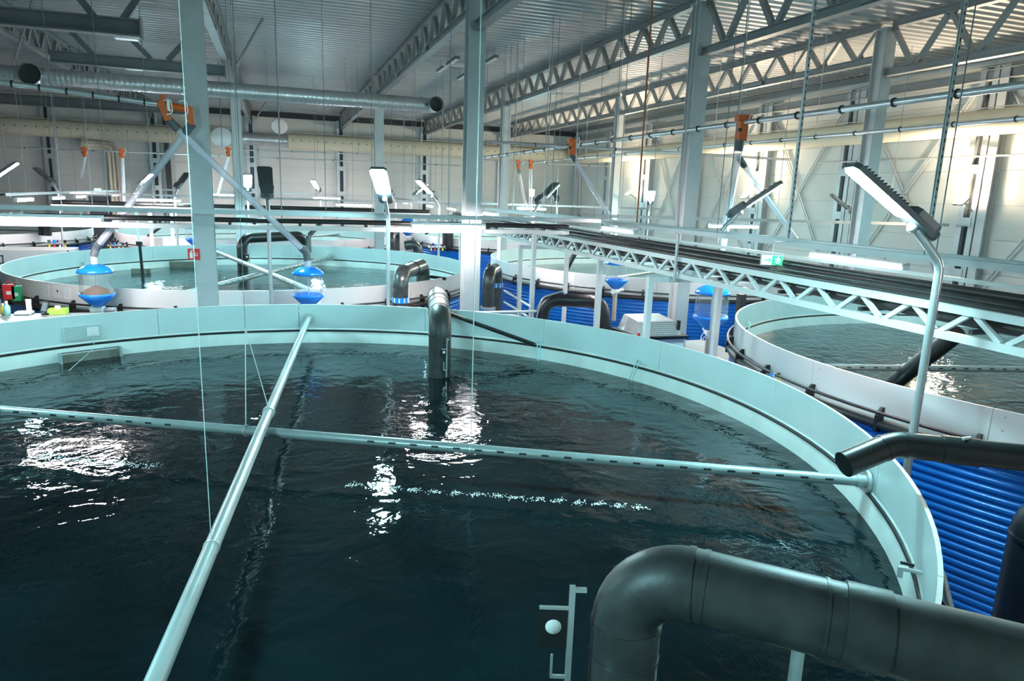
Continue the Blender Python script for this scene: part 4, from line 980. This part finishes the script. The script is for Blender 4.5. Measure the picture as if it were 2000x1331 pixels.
for x, y in ((3.65, 16.2), (6.25, 16.2)): MB().tube([(x, y, DECK_Z), (x, y, 1.12)], .025, 8).build('post', 'white_paint', t)
q = atY(1017, 585, 17.2); MB().tube([(q.x, q.y, DECK_Z), (q.x, q.y, q.z)], .03, 8).build('post', 'white_paint', t)
q = atY(60, 497, 33.2)
t = thing('transport_tub', (q.x, q.y, FLOOR_Z), 'white tub with a dark inside behind the left side of the second tank', 'tub')
x0, x1, y0, y1, z1 = q.x-1.4, q.x+1.5, 32.6, 34.2, q.z+.22
for a in ((x0, x1, y0, y0+.06), (x0, x1, y1-.06, y1), (x0, x0+.06, y0, y1), (x1-.06, x1, y0, y1)): MB().span(a[0], a[1], a[2], a[3], FLOOR_Z, z1).build('side', 'white_paint', t)
MB().span(x0, x1, y0, y1, z1-.55, z1-.5).build('inside_floor', 'rail_pipe', t)
m = MB()
for a in ((0, .2, 0, .04), (0, .04, 0, .25), (.16, .2, 0, .25), (0, .2, .21, .25)): m.span(x0+.35+a[0]*1.4, x0+.35+a[1]*1.4, y0-.006, y0, z1-.55+a[2]*1.4, z1-.55+a[3]*1.4)
m.build('square_mark', 'ink', t)

# ------------------------------------------------------------------ signs
q = atY(388, 497, 16.41); t = thing('fire_sign', (-1.6, 16.41, q.z), 'red fire extinguisher sign on the left front column', 'sign')
q = V((-1.72, 16.405, q.z)); MB().box(q, (.24, .015, .24)).build('board', 'red', t)
F = q+V((0, -.009, 0))
MB().box(F+V((-.055, 0, -.02)), (.06, .004, .13)).build('extinguisher_symbol', 'white', t); MB().box(F+V((-.055, 0, .065)), (.025, .004, .03)).build('extinguisher_symbol', 'white', t); MB().box(F+V((-.03, 0, .085)), (.06, .004, .012)).build('extinguisher_symbol', 'white', t)
m = MB()
for a, z, w, h in ((.02, .0, .012, .05), (.045, -.03, .05, .014), (.065, .0, .012, .06), (.05, .03, .03, .012)): m.box(F+V((a, 0, z)), (w, .004, h))
m.build('flame_symbol', 'white', t)
q = atX(1507, 508, 7.55)
t = thing('exit_sign', q, 'lit green and white exit sign hanging at the pipe bridge', 'sign')
R = Matrix.Rotation(rad(-22), 3, 'Z'); ax = R @ V((1, 0, 0)); fy = R @ V((0, -1, 0))
MB().box(q, (.34, .07, .17), R).build('case', 'housing', t)
MB().box(q+fy*.036+ax*-.085, (.15, .006, .14), R).build('white_field', 'exit_white', t); MB().box(q+fy*.036+ax*.08, (.16, .006, .14), R).build('green_field', 'exit_green', t)
m = MB(); g = q+fy*.041+ax*.09
m.lathe([(.001, .002), (.014, 0)], g+V((0, 0, .045)), 10, axis=R @ Matrix.Rotation(math.pi/2, 3, 'X'))
for a, z, w, h, an in ((0, .01, .03, .05, 15), (-.03, .015, .045, .012, 25), (.028, .01, .04, .012, -35), (-.022, -.035, .05, .014, 35), (.022, -.035, .045, .014, -55)): m.box(g+ax*a+V((0, 0, z)), (w, .003, h), R @ Matrix.Rotation(rad(an), 3, 'Y'))
m.build('running_man', 'exit_white', t)
m = MB(); g = q+fy*.041+ax*-.085
m.box(g, (.09, .003, .02), R); m.box(g+ax*.045+V((0, 0, .018)), (.05, .003, .018), R @ Matrix.Rotation(rad(40), 3, 'Y')); m.box(g+ax*.045-V((0, 0, .018)), (.05, .003, .018), R @ Matrix.Rotation(rad(-40), 3, 'Y'))
m.build('arrow', 'exit_green', t)
MB().tube([q+V((0, 0, .08)), (q.x, q.y, 3.40), (7.86, q.y, 3.40)], .01, 6).build('hanger', 'galv', t)
q = atY(191, 371, 50.3); t = thing('exit_sign', q, 'small far exit sign above the grey door', 'sign')
MB().box(q, (.4, .08, .2)).build('case', 'housing', t); MB().box(q+V((0, -.045, 0)), (.36, .01, .16)).build('green_field', 'exit_white', t); MB().tube([q+V((0, 0, .1)), (q.x, q.y, ZC)], .01, 5).build('hanger', 'galv', t)

# ------------------------------------------------------------------ far wall: door, brown pipes, discs, roof fixtures
p0, p1 = atY(173, 383, YW), atY(243, 418, YW)
t = tag(MB().span(p0.x, p1.x, YW-.08, YW-.02, FLOOR_Z, p0.z).build('door_1', 'lamp_grey'), 'dark grey door in the far wall', 'door', kind='structure')
for x in (p0.x-.08, p1.x+.08): MB().span(x-.08, x+.08, YW-.10, YW-.01, FLOOR_Z, p0.z+.1).build('door_frame', 'white_paint', t)
for k in range(3):
    a, b, c = atY(172-1.2*k, 277+6*k, YW-.4), atY(226-7*k, 285+6*k, YW-.4), atY(236-8*k, 415, YW-.4)
    pipe_run('wall_pipe', 'brown pipe bending down the far wall, %s of three' % ('outermost', 'middle', 'innermost')[k], 'pipe', [a-V((0, 1.2, 0)), a, V((b.x, b.y, a.z)), V((b.x, b.y, FLOOR_Z))], .11, .5, ('beige_pipe', 'fabric_duct', 'fabric_duct')[k], 'brown wall pipes', n=12)
def disc(px, py, Yd, r, mt, label):
    q = atY(px, py, Yd); t = thing('round_disc', q, label, 'disc', 'round discs under the roof')
    R = Matrix.Rotation(math.pi/2, 3, 'X')
    MB().lathe([(.001, .03), (r*.9, .025), (r, 0), (r*.9, -.025), (.001, -.03)], q, 32, axis=R).build('face', mt, t)
    MB().tube([q+V((.0, .05, 0)), V((q.x, q.y+.05, ZC))], .02, 6).build('rod', 'wire', t)
    MB().box(q+V((0, -.035, 0)), (.03, .01, r*1.9)).build('rib', 'wire', t)
disc(546, 247, 40, .40, 'pale_disc', 'small pinkish round disc hanging under the roof'); disc(433, 268, 34, .44, 'housing', 'pale round disc just right of the fire sign column')
def fixture(px, py, L, ang, label, lit=False, z=8.75):
    q = atZ(px, py, z); t = thing('roof_fixture', q, label, 'light', 'fixtures under the roof deck')
    R = Matrix.Rotation(rad(ang), 3, 'Z')
    MB().box(q, (.16, L, .10), R).build('trough', 'lamp_grey' if not lit else 'housing', t); MB().box(q-V((0, 0, .055)), (.13, L*.96, .02), R).build('cover', 'housing', t)
    for s in (-.35, .35): MB().tube([q+R @ V((0, L*s, .05)), q+R @ V((0, L*s, ZC-z))], .008, 5).build('hanger', 'wire', t)
fixture(874, 126, 3.2, 0, 'long grey trough fixture under the deck left of the middle column'); fixture(958, 117, 1.5, 0, 'short grey trough fixture right of the middle column'); fixture(905, 148, 1.6, 0, 'small grey trough fixture left of the middle column, lower one'); fixture(900, 127, 1.4, 80, 'pale crossways fixture beside the middle column', True)
# diagonal knee braces from trusses to the deck
for i, (a, b) in enumerate(((atY(462, 128, 27), atY(515, 78, 24.5)), (atY(500, 232, 46), atY(528, 210, 44)), (atY(30, 115, 27), atY(78, 62, 24)))):
    tag(MB().bar(a, V((b.x, b.y, ZC-.03)), .06, .06).build('knee_brace', 'truss', origin=a), 'thin diagonal brace under the deck, ' + ('right of the left front column', 'near the far wall', 'at the upper left')[i], 'brace', 'knee braces')
# white frames beside the far tanks
portal_far = ((atY(295, 450, 35.2).x, 35.2, 'left of the far blue feeder'), (atY(337, 450, 36.0).x, 36.0, 'behind the far blue feeder'))
for x, y, nm in portal_far:
    tag(MB().span(x-.07, x+.07, y-.07, y+.07, FLOOR_Z, 2.75).build('bridge_post', 'white_paint', origin=(x, y, FLOOR_Z)), 'far white post under the rear crossing bridge, '+nm, 'post', 'far bridge posts')

# post on the bridge and black post beside the right tank
q0, q1 = atX(1322, 457, 7.22), atX(1318, 553, 7.22)
tag(MB().span(q0.x-.03, q0.x+.0, q1.y-.03, q1.y+.03, 2.45, q0.z).build('rail_post', 'galv', origin=(q0.x, q1.y, 2.45)), 'thin grey upright on the near side of the pipe bridge', 'post')
q = atY(1446, 600, 15.6); tag(MB().span(q.x-.09, q.x+.09, q.y-.09, q.y+.09, FLOOR_Z, q.z+.35).build('black_post', 'gasket', origin=(q.x, q.y, FLOOR_Z)), 'short black post left of the right front tank', 'post')
# bubbles where the slotted pipe jets strike the water
m = MB(); rnd = random.Random(3)
def bubbles(px, py, n, sx, sy):
    c = atZ(px, py, WAT)
    for _ in range(n):
        a = rnd.gauss(0, 1); b = rnd.gauss(0, 1); r = rnd.uniform(.0035, .008); x, y, z = c.x+a*sx, c.y+b*sy, WAT+.002
        m.add([(x-r, y-r, z), (x+r, y-r, z), (x+r, y+r, z), (x-r, y+r, z), (x, y, z+r*1.2)], [(0, 1, 4), (1, 2, 4), (2, 3, 4), (3, 0, 4)], 0, True)
for i in range(15): bubbles(690+40*i, 948+3.1*i, 42, .05, .03)
for i in range(7): bubbles(70+36*i, 893+3*i, 46, .09, .04)
tag(m.build('bubbles', 'white'), 'rows of small white bubbles on the front tank water below the slotted pipe', 'bubbles', kind='stuff')
